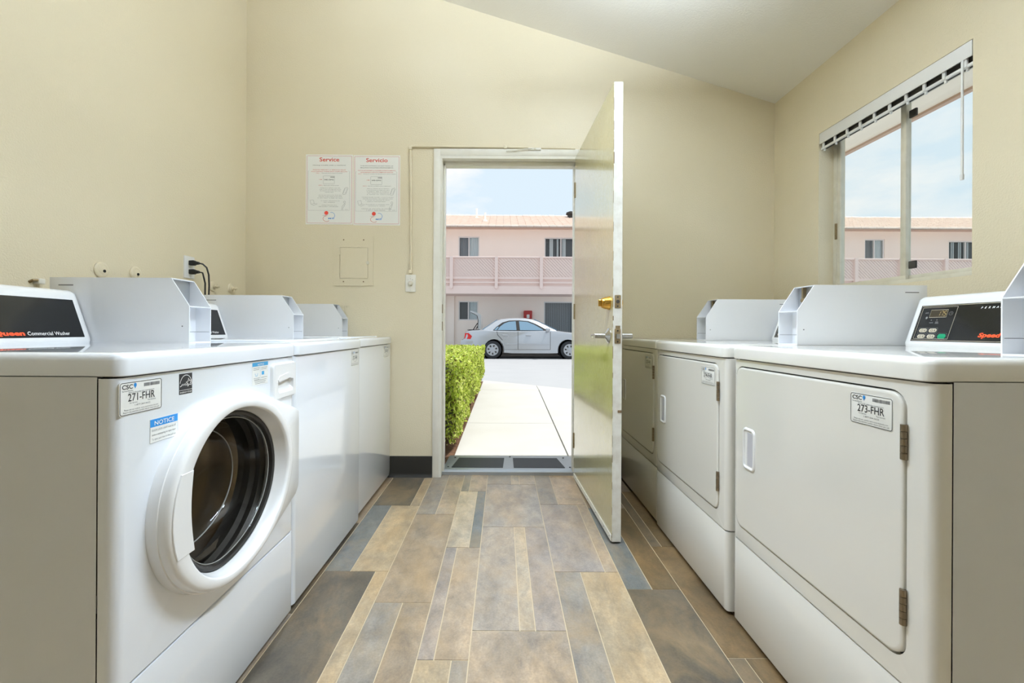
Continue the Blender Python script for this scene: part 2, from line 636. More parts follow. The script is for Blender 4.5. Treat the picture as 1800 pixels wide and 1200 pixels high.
PC = dict(tan=(166, 146, 124), ochre=(176, 154, 120), slate=(126, 122, 118), blue=(96, 102, 106), brown=(140, 122, 102),
          dark=(78, 72, 62), cream=(190, 172, 146), greytan=(160, 148, 136), mauve=(148, 136, 130), peach=(186, 160, 132), deep=(92, 74, 48))
DK = {'dark', 'deep', 'blue'}
PM = (150, 138, 124)
PC = {k: tuple(a * (.85 if k in DK else .62) + c * (.15 if k in DK else .38) for a, c in zip(v, PM)) for k, v in PC.items()}
COLS = [  # x0, x1, [(y0, y1, [(split x..., colours)])]
    (-.870, -.715, [(2.2, 2.9, [-.77], 'dark brown'), (1.5, 2.2, [], 'dark'), (.8, 1.5, [-.77], 'brown slate'), (.1, .8, [], 'tan')]),
    (-.715, -.455, [(2.426, 2.9, [-.507], 'dark ochre'), (1.764, 2.426, [-.609], 'blue ochre'), (1.10, 1.764, [-.507], 'dark ochre'), (.44, 1.10, [-.609], 'brown tan'), (-.2, .44, [-.507], 'slate tan')]),
    (-.455, -.250, [(2.313, 2.945, [-.351], 'slate tan'), (1.563, 2.313, [], 'brown'), (.813, 1.563, [-.352], 'slate brown'), (.06, .813, [], 'tan')]),
    (-.250, -.096, [(2.645, 2.945, [-.201], 'slate tan'), (1.961, 2.645, [-.148], 'cream blue'), (1.291, 1.961, [-.199], 'mauve tan'), (.62, 1.291, [-.147], 'ochre slate'), (-.05, .62, [-.199], 'tan brown')]),
    (-.096, .212, [(2.766, 2.945, [.06, .111], 'slate cream greytan'), (2.168, 2.766, [], 'greytan'), (1.419, 2.168, [.06, .111], 'greytan cream mauve'), (.67, 1.419, [], 'tan'), (-.1, .67, [.06], 'tan slate')]),
    (.212, .470, [(2.45, 2.945, [.315], 'slate peach'), (1.767, 2.45, [.418], 'mauve tan'), (1.09, 1.767, [.317], 'slate ochre'), (.42, 1.09, [.418], 'brown tan'), (-.2, .42, [.317], 'tan slate')]),
    (.470, .674, [(2.40, 2.9, [], 'brown'), (1.65, 2.40, [.568], 'blue deep'), (.90, 1.65, [], 'dark'), (.15, .90, [.568], 'brown tan')]),
    (.674, .830, [(2.65, 2.9, [.776], 'brown deep'), (1.978, 2.65, [.722], 'dark deep'), (1.306, 1.978, [.80], 'deep brown'), (.64, 1.306, [.726], 'dark deep'), (-.03, .64, [.776], 'brown dark')]),
    (.830, .93, [(1.9, 2.9, [], 'dark'), (.9, 1.9, [], 'deep'), (0, .9, [], 'brown')]),
]
G = .0017
for x0, x1, rows in COLS:
    for y0, y1, sp, cs in rows:
        xs = [x0] + sp + [x1]
        for (a, c, cn) in zip(xs, xs[1:], cs.split()):
            mb = MB()
            mb.box(a + G, c - G, y0 + G, y1 - G, .0, .0016)
            for v in mb.bm.verts:
                v.co.x -= (a + c) / 2
                v.co.y -= (y0 + y1) / 2
            o = mb.build('plank', pm, floor, flat=True, loc=((a + c) / 2, (y0 + y1) / 2, 0))
            o.color = lin(*PC[cn])

# black cove base along the foot of the back wall and the left wall
for nm, (x0, x1, y0, y1) in (('baseboard_back', (XL, -.463, YB - .008, YB)), ('baseboard_right', (.535, XR, YB - .008, YB))):
    mb = MB()
    mb.prism([(y1, .0), (y0 - .012, .0), (y0 - .010, .006), (y0 - .002, .016), (y0, .03), (y0, .137), (y0 + .003, .139), (y1, .139)], 'x', x0, x1)
    struct(mb.build(nm, M['base'], smooth=50))

# door frame
mb = MB()
mb.box(-.462, -.418, YB - .012, YB, 0, 2.170, .003)
mb.box(-.418, .490, YB - .012, YB, 2.124, 2.170, .003)
mb.box(.490, .534, YB - .012, YB, 0, 2.170, .003)
f = struct(mb.build('trim_2', M['trim']))
mb = MB()
mb.box(-.425, -.405, YB - .010, YB + .16, 0, 2.11)
mb.box(.485, .505, YB - .010, YB + .16, 0, 2.11)
mb.box(-.425, .505, YB - .010, YB + .16, 2.106, 2.14)
mb.build('jamb', M['trim'], f, flat=True)
mb = MB()
mb.box(-.405, -.392, YB + .045, YB + .10, 0, 2.094, .002)
mb.box(.472, .485, YB + .045, YB + .10, 0, 2.094, .002)
mb.box(-.405, .485, YB + .045, YB + .10, 2.078, 2.106, .002)
mb.build('door_stop', M['trim'], f)
for z in (1.115, 1.0):
    mb = MB()
    mb.box(-.4052, -.4035, YB + .008, YB + .036, z - .03, z + .03, .0008)
    mb.build('strike_plate', M['oldplate'], f, flat=True)

# threshold with the metal ramp outside it
t = thing('door_ramp', 'grey metal threshold ramp with two black rubber pads outside the doorway', 'ramp', (.05, 2.94, 0))
mb = MB()
mb.prism([(0, 0), (0, .022), (.012, .030), (.04, .033), (.07, .026), (.07, 0)], 'x', -.455, .435)
mb.build('threshold', M['galv'], t)
mb = MB()
mb.prism([(.07, 0), (.07, .026), (.44, .006), (.45, 0)], 'x', -.455, .465)
mb.build('ramp_plate', M['galv'], t)
for x0, x1, x2, x3 in ((-.40, -.045, -.015 - .02, -.375), (.03, .385, .36, .03)):
    mb = MB()
    za, zb = .0262, .0082
    mb.loft([[(x0, .085, .0245), (x1, .085, .0245), (x2, .36, .0105), (x3, .36, .0105)],
             [(x0, .085, .0275), (x1, .085, .0275), (x2, .36, .0135), (x3, .36, .0135)]])
    mb.build('rubber_pad', M['rubber'], t, flat=True)
for x, y in ((-.425, .10), (-.405, .37), (.008, .40), (.42, .10), (.41, .37)):
    mb = MB()
    mb.cyl((x, y, .026 - .05 * (y - .07) - .002), (0, 0, 1), .008, .006, .005, 10)
    mb.build('screw', M['toe'], t)

# door leaf, swung inwards
DR = bpy.data.objects.new('door_1', None)
COL.objects.link(DR)
DR.location = (.471, 2.888, 0)
DR.rotation_euler = (0, 0, math.radians(2.0))
struct(DR)
DLN = .888
mb = MB()
mb.box(0, .042, -DLN + .002, 0, .012, 2.112, .0015)
mb.build('door_leaf', M['door'], DR, flat=True)
mb = MB()
mb.box(.0005, .0425, -DLN, -DLN + .0025, .010, 2.1125, .001)
mb.build('door_edge', M['door_edge'], DR, flat=True)
mb = MB()
mb.box(-.004, 0, -DLN + .004, -.01, .012, .040, .001)
mb.build('door_sweep', M['trim'], DR, flat=True)
for y in (-.08, -.25, -.42, -.6, -.76, -.86):
    mb = MB()
    mb.cyl((-.0035, y, .026), (-1, 0, 0), .003, .002, .0015, 8)
    mb.build('nail', M['dark'], DR)
# worn paint line and chips at the corner of the edge
mb = MB()
random.seed(3)
z = .03
while z < 2.1:
    h = random.uniform(.01, .06)
    w = random.choice((.0002, .0004, .0007, .0012)) if random.random() < .93 else .003
    mb.box(-.0004, .0005 + w, -DLN - .0006, -DLN + .0004, z, min(z + h, 2.11))
    z += h + random.uniform(.002, .09)
stuff(mb.build('chipped_paint', M['rust'], DR, flat=True))
# deadbolt
yd = -DLN + .062
mb = MB()
mb.lathe((0, yd, 1.105), (-1, 0, 0), [(0, .033), (.006, .033), (.010, .030), (.020, .029), (.034, .024), (.038, .021)], 26)
db = mb.build('deadbolt', M['brass'], DR)
mb = MB()
mb.slab((yd - .005, yd + .005, 1.105 - .016, 1.105 + .016), 'yz', -.036, -.052, .004, .003)
mb.build('thumb_turn', M['brass'], db)
mb = MB()
mb.lathe((.042, yd, 1.105), (1, 0, 0), [(0, .026), (.012, .025), (.016, .022)], 20)
mb.build('key_cylinder', M['brass'], db)


def edge_plate(name, z0, z1, bolt):
    mb = MB()
    mb.slab((.008, .036, z0, z1), 'xz', -DLN + .001, -DLN - .0022, .003, .0008)
    p = mb.build(name, M['oldplate'], DR)
    zc = (z0 + z1) / 2
    mb = MB()
    if bolt == 'round':
        mb.cyl((.022, -DLN - .0018, zc), (0, -1, 0), .0085, .008, .0025, 16)
        mb.build('bolt', M['toe'], p)
    else:
        mb.prism([(.014, zc - .011), (.030, zc - .011), (.030, zc + .011), (.014, zc + .011)], 'y', -DLN - .012, -DLN)
        mb.build('latch_bolt', M['chrome'], p, flat=True)
    for zz in (z0 + .009, z1 - .009):
        mb = MB()
        mb.cyl((.022, -DLN - .0018, zz), (0, -1, 0), .0042, .0035, .0018, 10)
        mb.build('screw', M['toe'], p)


edge_plate('deadbolt_plate', 1.078, 1.138, 'round')
edge_plate('latch_plate', .916, .984, 'latch')
mb = MB()
mb.box(.012, .034, -DLN - .0012, -DLN, .984, .998)
mb.build('worn_patch', M['oldplate'], DR, flat=True)
mb = MB()
mb.slab((.024, .0425, .600, .612), 'xz', -DLN, -DLN - .002, .003, .0006)
mb.build('rust_spot', M['rust'], DR)
# lever handles on both faces
for sgn, x0 in ((-1, 0), (1, .042)):
    mb = MB()
    zl, yl = .951, -DLN + .066
    mb.lathe((x0, yl, zl), (sgn, 0, 0), [(0, .036), (.003, .036), (.008, .030), (.013, .019), (.020, .013), (.045, .0125)], 28)
    h = mb.build('lever_rose', M['chrome'], DR)
    mb = MB()
    mb.cyl((x0 + sgn * .034, yl, zl), (sgn, 0, 0), .0125, .0125, .034, 20)
    for k in range(1):
        mb.tube([(x0 + sgn * .057, yl, zl), (x0 + sgn * .058, yl + .03, zl), (x0 + sgn * .057, yl + .07, zl - .001), (x0 + sgn * .052, yl + .105, zl - .003), (x0 + sgn * .044, yl + .118, zl - .004)], .0095, 12)
    mb.build('lever_handle', M['chrome'], h)
for z in (.25, 1.1, 1.9):
    mb = MB()
    mb.cyl((.0, .003, z - .05), (0, 0, 1), .006, .006, .10, 10)
    mb.build('hinge', M['oldplate'], DR)

# window: aluminium slider
WN = bpy.data.objects.new('window_1', None)
COL.objects.link(WN)
WN.location = (1.875, (WY0 + WY1) / 2, WZ0)
struct(WN)
hy, hz = (WY1 - WY0) / 2, WZ1 - WZ0
mb = MB()
fw = .026
mb.box(0, .045, -hy, hy, 0, fw, .002)
mb.box(0, .045, -hy, hy, hz - fw, hz, .002)
mb.box(0, .045, -hy, -hy + fw, fw, hz - fw, .002)
mb.box(0, .045, hy - fw, hy, fw, hz - fw, .002)
mb.build('window_frame', M['alu'], WN)
SM = -.022     # meeting stile (y, local)
for nm, ya, yb, x0 in (('sliding_sash', SM - .015, hy - fw + .004, .004), ('fixed_sash', -hy + fw - .004, SM + .02, .024)):
    mb = MB()
    s_ = .024
    zz0, zz1 = fw - .004, hz - fw + .004
    mb.box(x0, x0 + .016, ya, yb, zz0, zz0 + s_, .0015)
    mb.box(x0, x0 + .016, ya, yb, zz1 - s_, zz1, .0015)
    mb.box(x0, x0 + .016, ya, ya + s_ + .004, zz0 + s_, zz1 - s_, .0015)
    mb.box(x0, x0 + .016, yb - s_, yb, zz0 + s_, zz1 - s_, .0015)
    sh = mb.build(nm, M['alu'], WN)
    mb = MB()
    mb.box(x0 + .006, x0 + .010, ya + .012, yb - .012, zz0 + .012, zz1 - .012)
    mb.build('pane', M['glass'], sh, flat=True)
mb = MB()
mb.box(-.006, .006, hy - fw - .001, hy - fw + .008, .30, .39, .002)
mb.build('sash_latch', M['oldplate'], WN)
for z in (.075, hz - .13):
    mb = MB()
    mb.box(.012, .022, SM - .055, SM - .020, z, z + .035, .002)
    mb.build('window_stop', M['toe'], WN)

# blind head rail with its wand, no vanes hanging from it
t = thing('blind_headrail', 'white vertical blind headrail without vanes along the top of the window', 'blind', (1.80, (WY0 + WY1) / 2, WZ1))
yy0, yy1 = -hy + .004, hy - .004
mb = MB()
mb.box(-.008, -.004, yy0, yy1, -.062, -.002, .001)
mb.build('valance', M['plastic'], t)
mb = MB()
mb.box(.004, .044, yy0, yy1, -.052, -.008, .002)
mb.build('rail', M['trim'], t)
mb = MB()
mb.box(.000, .010, yy0, yy1, -.094, -.082, .0015)
mb.build('lower_rail', M['plastic'], t)
mb = MB()
mb.box(.011, .036, yy0, yy1, -.086, -.054)
mb.build('track', M['toe'], t, flat=True)
nc = 10
for k in range(nc):
    y = yy0 + .03 + (yy1 - yy0 - .05) * k / (nc - 1)
    mb = MB()
    mb.box(-.003, .006, y - .006, y + .006, -.092, -.058, .0015)
    mb.box(.004, .012, y - .004, y + .004, -.106, -.092, .001)
    mb.build('carrier', M['plastic'], t)
mb = MB()
mb.tube([(-.002, -.368, -.055), (-.006, -.368, -.07), (-.006, -.369, -.51)], .0045, 10)
mb.cyl((-.006, -.369, -.528), (0, 0, 1), .0055, .0065, .02, 10)
mb.build('wand', M['plastic'], t)

# suspended fixtures added to carry the fill lights over the machines (above the frame)
for k, (lx, ly) in enumerate(FILL_LAMPS):
    t = thing('ceiling_light', ['suspended fluorescent fixture on the washer side of the room', 'suspended fluorescent fixture on the dryer side of the room'][k], 'light', (lx, ly, ceil_z(lx)), 0, 'suspended fixtures')
    mb = MB()
    mb.slab((-.12, .12, -.60, .60), 'xy', -LAMP_DROP + .035, -LAMP_DROP - .035, .02, .01)
    mb.build('housing', M['trim'], t)
    for zz in (-.040, .036):
        mb = MB()
        mb.slab((-.105, .105, -.58, .58), 'xy', -LAMP_DROP + zz, -LAMP_DROP + zz + .004, .015, .001)
        mb.build('diffuser', M['plastic'], t)
    for yy in (-.45, .45):
        mb = MB()
        mb.cyl((0, yy, -LAMP_DROP + .03), (0, 0, 1), .004, .004, LAMP_DROP - .02, 8)
        mb.build('hanger', M['alu'], t)

# =================================================================== machines
# local frame: the front faces -x, y runs to the viewer's left (viewer in front of the machine), z up
MW = .69
UY = (0, -1, 0)     # reading direction on a front
UZ = (0, 0, 1)


def corner_profile(w, d, r, n=6):
    """plan outline of a front panel with rounded vertical corners (x,y)"""
    pts = [(d, 0.0)]
    for i in range(n + 1):
        t = i / n * PI / 2
        pts.append((r - r * math.sin(t), r - r * math.cos(t)))
    for i in range(n + 1):
        t = i / n * PI / 2
        pts.append((r - r * math.cos(t), w - r + r * math.sin(t)))
    pts.append((d, w))
    return pts


def machine_tag(parent, yl, yr, z0, z1, number, x=-.0008):
    """service sticker: yl = local y of its left edge as seen"""
    w, h = yl - yr, z1 - z0
    mb = MB()
    mb.slab((yr, yl, z0, z1), 'yz', .001, x, .005, .0002)
    s_ = mb.build('service_tag', M['paper'], parent)
    if number[:3] in ('271', '273', '274'):
        tag(s_, 'white service sticker reading ' + number)
    xf = x - .0004
    P = lambda a, c: (xf, yl - a * w, z1 - c * h)
    mb = MB()
    o_ = rrect(yr + .0016, yl - .0016, z0 + .0016, z1 - .0016, .0045)
    mb.stroke([(xf, a, c) for a, c in o_], .0012, (-1, 0, 0), True)
    mb.text('CSC', .115 * w, P(.055, .21), UY, UZ, off=.02, width=.235 * w)
    mb.text(number, .205 * w, P(.50, .585), UY, UZ, 'c', off=.006, width=.63 * w)
    mb.build('tag_print', M['ink'], s_, flat=True, recalc=False)
    mb = MB()
    for txt, a, c, wd, al in (('ServiceWorks', .055, .29, .24, 'l'), ('Please use this number when requesting service', .5, .345, .60, 'c'), ('For Service:', .22, .66, .18, 'l'),
                              ('Para Servicio:', .64, .66, .20, 'l'), ('1-877-264-6622', .52, .745, .36, 'c'),
                              ('Please visit our website: www.cscserviceworks.com', .5, .855, .80, 'c'),
                              ('Report the machine number above when you call', .5, .925, .84, 'c')):
        mb.text(txt, .042 * w, P(a, c), UY, UZ, al, width=wd * w)
    random.seed(5)
    a = .55
    while a < .93:
        bw = random.choice((.006, .010, .016))
        p, q = P(a, .20), P(min(a + bw, .94), .095)
        mb.quad((xf, p[1], p[2]), (xf, q[1], p[2]), (xf, q[1], q[2]), (xf, p[1], q[2]))
        a += bw + random.choice((.006, .010))
    mb.build('tag_fine_print', M['ink_grey'], s_, flat=True, recalc=False)
    mb = MB()
    c_ = P(.345, .145)
    for k in range(3):
        an = PI / 2 + (k - 1) * .9
        e = (c_[0], c_[1] - .020 * w * math.cos(an) * 1.2, c_[2] + .030 * w * math.sin(an))
        ring = [(xf, e[1] - .013 * w * math.cos(t * PI / 5), e[2] + .034 * w * math.sin(t * PI / 5)) for t in range(10)]
        mb.bm.faces.new([mb.bm.verts.new((p[0] - k * .00005, p[1], p[2])) for p in ring])
    ring = [(xf - .0002, c_[1] - .012 * w * math.cos(t * PI / 5), c_[2] - .014 * w + .03 * w * math.sin(t * PI / 5)) for t in range(10)]
    mb.bm.faces.new([mb.bm.verts.new(p) for p in ring])
    mb.build('tag_emblem', M['ink_blue'], s_, flat=True, recalc=False)
    return s_


def coin_box(parent, x0):
    """open-fronted sheet metal meter case, at the viewer's right end of the machine top"""
    w, ln, h, z = .104, .445, .207, .929
    y0, y1 = .001, .001 + w
    th = .0028
    e = bpy.data.objects.new('coin_box', None)
    COL.objects.link(e)
    e.parent = parent
    xc, zc = x0 + .058, z + .118       # chamfer
    prof = [(x0, z), (x0 + ln, z), (x0 + ln, z + h), (xc, z + h), (x0, zc)]
    for a, b_ in ((y0, y0 + th), (y1 - th, y1)):
        mb = MB()
        mb.prism(prof, 'y', a, b_)
        mb.build('side_plate', M['powder'], e, flat=True)
    mb = MB()
    mb.box(xc, x0 + ln, y0 + th, y1 - th, z + h - th, z + h)
    mb.box(x0 + ln - th, x0 + ln, y0 + th, y1 - th, z, z + h - th)
    mb.box(x0, x0 + ln - th, y0 + th, y1 - th, z, z + th)
    mb.build('cover_plate', M['powder'], e, flat=True)
    mb = MB()
    mb.box(x0, x0 + .075, y0 + th, y1 - th, zc - th, zc)
    mb.build('shelf', M['powder'], e, flat=True)
    mb = MB()
    mb.box(x0 + .072, x0 + .076, y0 + th, y1 - th, zc, z + h - th)
    up = mb.build('coin_panel', M['galv'], e, flat=True)
    if not parent.get('cat_side'):
      mb = MB()
      mb.cyl((x0 + .073, (y0 + y1) / 2 + .012, zc + .040), (-1, 0, 0), .009, .008, .014, 14)
      mb.box(x0 + .060, x0 + .074, (y0 + y1) / 2 + .008, (y0 + y1) / 2 + .016, zc + .048, zc + .085)
      mb.build('coin_slide', M['oldplate'], up)
    mb = MB()
    mb.box(x0 + .050, x0 + .054, y0 + th, y1 - th, z + th, zc - th)
    lo = mb.build('vault_door', M['powder'], e, flat=True)
    for zz in (z + .030, z + .092):
        mb = MB()
        mb.cyl((x0 + .051, y1 - .020 if parent.get('cat_side') else y0 + .022, zz), (-1, 0, 0), .008, .007, .010, 14)
        mb.build('vault_lock', M['oldplate'], lo)
    mb = MB()
    mb.box(x0 + .049, x0 + .0505, y0 + th, y1 - th, z + .034, z + .0352)
    mb.box(x0 + .004, x0 + .048, y0 + th, y0 + th + .0004, z + .034, z + .0352)
    mb.box(x0 + .004, x0 + .048, y1 - th - .0004, y1 - th, z + .034, z + .0352)
    mb.build('seam', M['ink_grey'], e, flat=True)
    for yy in (y0 - .0006, y1):
        mb = MB()
        for xx, zz in ((x0 + .022, z + .053), ):
            mb.cyl((xx, yy, zz), (0, 1, 0), .0022, .0022, .0006, 8)
        mb.build('rivet', M['ink_grey'], e)
    mb = MB()
    mb.box(x0 + ln - .075, x0 + ln - .028, y0 - .0004, y1 + .0004, z + h - .026, z + h - .023)
    mb.build('vent_slot', M['ink_grey'], e, flat=True)
    return e


def console(parent, kind, xb=.565):
    """sloped control console between the coin box and the viewer's left end"""
    y0, y1 = .110, MW - .012
    z = .929
    h = .163
    sl = .052

    def fx(t):      # x of the sloped face at height t above the machine top
        return xb + sl * max(0, t - .012) / (h - .012)
    prof = [(xb + .002, z), (xb, z + .006), (fx(.012), z + .012), (fx(.145), z + .145), (fx(.145) + .004, z + .156), (fx(.145) + .014, z + h), (.672, z + h), (.682, z + h - .01), (.684, z)]
    mb = MB()
    n_ = len(prof)
    cap = .012
    zc = z + .06
    rings = []
    for y, k in ((y0, .93), (y0 + .004, .985), (y0 + cap, 1), (y1 - cap, 1), (y1 - .004, .985), (y1, .93)):
        rings.append([(.64 + (p[0] - .64) * k, y, z + (p[1] - z) * (k if p[1] > zc else 1)) for p in prof])
    mb.loft(rings)
    c = mb.build('console', M['plastic'], parent, smooth=50)
    # film on the sloped face
    nrm = Vector((-(h - .012), 0, sl)).normalized()
    up = Vector((sl, 0, h - .012)).normalized()

    def P(y, t, lift=.0008):
        p = Vector((fx(.012), y, z + .012)) + up * t + nrm * lift
        return p
    fa, fb, t0, t1 = y0 + .002, y1 - .022, .006, .128
    if kind == 'washer':
        fa = y0 + .020
    mb = MB()
    mb.loft([[P(fb, t0, -.001), P(fa, t0, -.001), P(fa, t1, -.001), P(fb, t1, -.001)], [P(fb, t0), P(fa, t0), P(fa, t1), P(fb, t1)]])
    film = mb.build('console_film', M['black'], c, flat=True)

    def fill(mb, ya, yb, ta, tb, lift=.0012, sh=0):
        mb.bm.faces.new([mb.bm.verts.new(p) for p in (P(ya, ta, lift), P(yb, ta, lift), P(yb, tb, lift), P(ya, tb, lift))])
    if kind == 'dryer':
        mb = MB()
        o_ = [P(fb - .003, t0 + .003, .0012), P(fa, t0 + .003, .0012), P(fa, t1 - .003, .0012), P(fb - .003, t1 - .003, .0012)]
        mb.stroke([o_[1], o_[0], o_[3], o_[2]], .0013, nrm)
        ky0, ky1 = fb - .118, fb - .008       # keypad border
        mb.stroke([P(ky1, t0 + .008, .0012), P(ky0, t0 + .008, .0012), P(ky0, t1 - .008, .0012), P(ky1, t1 - .008, .0012)], .0013, nrm, True)
        d0, d1, e0, e1 = ky1 - .030, ky1 - .084, t1 - .042, t1 - .017
        mb.stroke([P(d0, e0, .0014), P(d1, e0, .0014), P(d1, e1, .0014), P(d0, e1, .0014)], .0011, nrm, True)
        mb.build('console_lines', M['cream_line'], film and c, flat=True, recalc=False)
        mb = MB()
        mb.loft([[P(d0, e0, .0005), P(d1, e0, .0005), P(d1, e1, .0005), P(d0, e1, .0005)], [P(d0, e0, .0011), P(d1, e0, .0011), P(d1, e1, .0011), P(d0, e1, .0011)]])
        mb.build('display', M['led'], c, flat=True)
        # seven segment digits 1 7 5
        mb = MB()
        SEG = {'1': 'bc', '7': 'abc', '5': 'afgcd'}

        def segs(ch, ya, ta, w_, h_):
            pts = {'a': ((0, 1), (1, 1)), 'b': ((1, 1), (1, .5)), 'c': ((1, .5), (1, 0)), 'd': ((0, 0), (1, 0)), 'e': ((0, 0), (0, .5)), 'f': ((0, .5), (0, 1)), 'g': ((0, .5), (1, .5))}
            for q in SEG[ch]:
                (a0, b0), (a1, b1) = pts[q]
                k = .12
                a0_, a1_ = a0 + (a1 - a0) * k, a1 - (a1 - a0) * k
                b0_, b1_ = b0 + (b1 - b0) * k, b1 - (b1 - b0) * k
                mb.stroke([P(ya - w_ * a0_ - .002 * b0_, ta + h_ * b0_, .0016), P(ya - w_ * a1_ - .002 * b1_, ta + h_ * b1_, .0016)], .0018, nrm)
        for ch, q in zip('175', (.45, .62, .80)):
            segs(ch, d0 + (d1 - d0) * q, e0 + .005, .0065, .015)
        mb.build('display_digits', M['led_on'], c, flat=True, recalc=False)
        # keys
        kz = [t0 + .016, t0 + .036]
        for r_, tt in enumerate(kz):
            for q, yy in enumerate((ky1 - .024, ky1 - .056)):
                mb = MB()
                ring = lambda s2, lf: [P(yy + a * s2, tt + b2 * s2, lf) for a, b2 in rrect(-.0125, .0125, -.0062, .0062, .006, 4)]
                mb.loft([ring(1, .0008), ring(1, .0016), ring(.9, .0020)])
                kk = mb.build('key', M['cream_line'], c)
                mb = MB()
                o2 = [P(yy + a, tt + b2, .0024) for a, b2 in rrect(-.0015, .0055, -.003, .003, .002, 3)]
                mb.stroke(o2, .0010, nrm, True)
                mb.stroke([P(yy - .0075, tt - .003, .0024), P(yy - .0075, tt + .003, .0024)], .0022, nrm)
                mb.build('key_symbol', M['ink'], kk, flat=True, recalc=False)
                mb = MB()
                mb.stroke([P(yy + a, tt + b2, .0012) for a, b2 in rrect(-.0145, .0165, -.0088, .0088, .003, 3)], .0007, nrm, True)
                mb.build('key_outline', M['ink_grey'], c, flat=True, recalc=False)
        mb = MB()
        yy, tt = ky1 - .090, t0 + .017
        ring = lambda s2, lf: [P(yy + a * s2, tt + b2 * s2, lf) for a, b2 in rrect(-.0125, .0125, -.0075, .0075, .006, 4)]
        mb.loft([ring(1, .0008), ring(1, .0016), ring(.9, .0020)])
        mb.build('start_key', M['green_key'], c)
        mb = MB()
        mb.stroke([P(yy + a, tt + b2, .0012) for a, b2 in rrect(-.015, .0165, -.0098, .0098, .004, 3)], .0007, nrm, True)
        cy, ct = ky1 - .095, t1 - .030
        mb.stroke([P(cy + .0058 * math.cos(i * PI / 8), ct + .0058 * math.sin(i * PI / 8), .0012) for i in range(16)], .0009, nrm, True)
        mb.stroke([P(cy, ct + .004, .0012), P(cy, ct, .0012), P(cy - .003, ct, .0012)], .0009, nrm)
        cy = ky1 - .018
        mb.stroke([P(cy + .0045, ct + .002, .0012), P(cy - .004, ct + .006, .0012)], .0012, nrm)
        for q in (-.003, .003):
            mb.stroke([P(cy + q + .0022 * math.cos(i * PI / 5), ct + .004 + .0022 * math.sin(i * PI / 5), .0012) for i in range(10)], .0008, nrm, True)
        mb.bm.faces.new([mb.bm.verts.new(P(cy - .004 + .0034 * math.cos(i * PI / 6), ct - .013 + .0044 * math.sin(i * PI / 6), .0012)) for i in range(12)])
        for q in (ky1 - .040, ky1 - .058):
            mb.bm.faces.new([mb.bm.verts.new(P(q + .0016 * math.cos(i * PI / 4), t0 + .071 + .0016 * math.sin(i * PI / 4), .0012)) for i in range(8)])
        mb.stroke([P(ky1 - .036, t0 + .062, .0012), P(ky1 - .048, t0 + .062, .0012)], .0018, nrm)
        mb.stroke([P(ky1 - .055, t0 + .064, .0012), P(ky1 - .064, t0 + .064, .0012)], .0018, nrm)
        mb.stroke([P(ky1 - .055, t0 + .060, .0012), P(ky1 - .066, t0 + .060, .0012)], .0018, nrm)
        stuff(mb.build('keypad_symbols', M['ink_grey'], c, flat=True, recalc=False))
        mb = MB()
        x_ = fb - .184
        for ch in 'PERMAK':
            mb.text(ch, .0078, P(x_, t1 - .019, .0014), UY, up, 'l', off=.03, slant=.3)
            x_ -= .0098
        mb.build('console_print', M['ink_white'], c, flat=True, recalc=False)
        mb = MB()
        mb.text('Speed', .0175, P(fb - .201, t0 + .016, .0014), UY, up, 'l', off=.045, width=.055, slant=.22)
        mb.text('Queen', .0175, P(fb - .263, t0 + .016, .0014), UY, up, 'l', off=.045, width=.06, slant=.22)
        mb.build('console_logo', M['orange'], c, flat=True, recalc=False)
    else:
        mb = MB()
        mb.text('Commercial Washer', .0155, P(.292, t0 + .007, .0014), UY, up, 'l', off=.006, width=.118)
        mb.build('console_print', M['ink_white'], c, flat=True, recalc=False)
        mb = MB()
        mb.text('Speed Queen', .0175, P(.299, t0 + .007, .0014), UY, up, 'r', off=.045, width=.150, slant=.0)
        mb.build('console_logo', M['orange'], c, flat=True, recalc=False)
    return c


def top_cover(parent, mat):
    mb = MB()
    rings = []
    x0, x1, y0, y1 = -.008, .70, .001, MW - .001
    for z, ins in ((.884, .002), (.886, 0), (.914, 0), (.920, .0015), (.925, .0045), (.928, .009), (.929, .016)):
        rings.append([(p[0], p[1], z) for p in rrect(x0 + ins, x1 - ins, y0 + ins, y1 - ins, max(.022 - ins * .3, .004), 6)])
    mb.loft(rings)
    return mb.build('top_cover', mat, parent, smooth=45)


def side_shell(parent, mat, emboss=True):
    """cabinet shell behind the front panel: two sides with a shallow embossed field, a back and a bottom"""
    mb = MB()
    for y, s_ in ((0.0, 1), (MW, -1)):
        hole = rrect(.165, .64, .10, .845, .02, 5)
        mb.holed((.036, .695, .015, .884), hole, 'xz', y, .0022 * s_)
        mb.bm.faces.new([mb.bm.verts.new((p[0], y + .0022 * s_, p[1])) for p in hole])
    mb.quad((.695, 0, .015), (.695, MW, .015), (.695, MW, .884), (.695, 0, .884))
    mb.quad((.036, 0, .015), (.695, 0, .015), (.695, MW, .015), (.036, MW, .015))
    o = mb.build('cabinet', mat, parent, smooth=30)
    mb = MB()
    for a_ in ((.003, .02, .015, .882), (MW - .02, MW - .003, .015, .882), (.02, MW - .02, .015, .03), (.02, MW - .02, .867, .882)):
        mb.box(.033, .037, *a_)
    mb.build('seam', M['dark'], parent, flat=True)
    for x in (.05, .64):
        for y in (.05, MW - .05):
            mb = MB()
            mb.cyl((x, y, 0), (0, 0, 1), .022, .018, .018, 14)
            mb.build('foot', M['rubber'], parent)
    return o


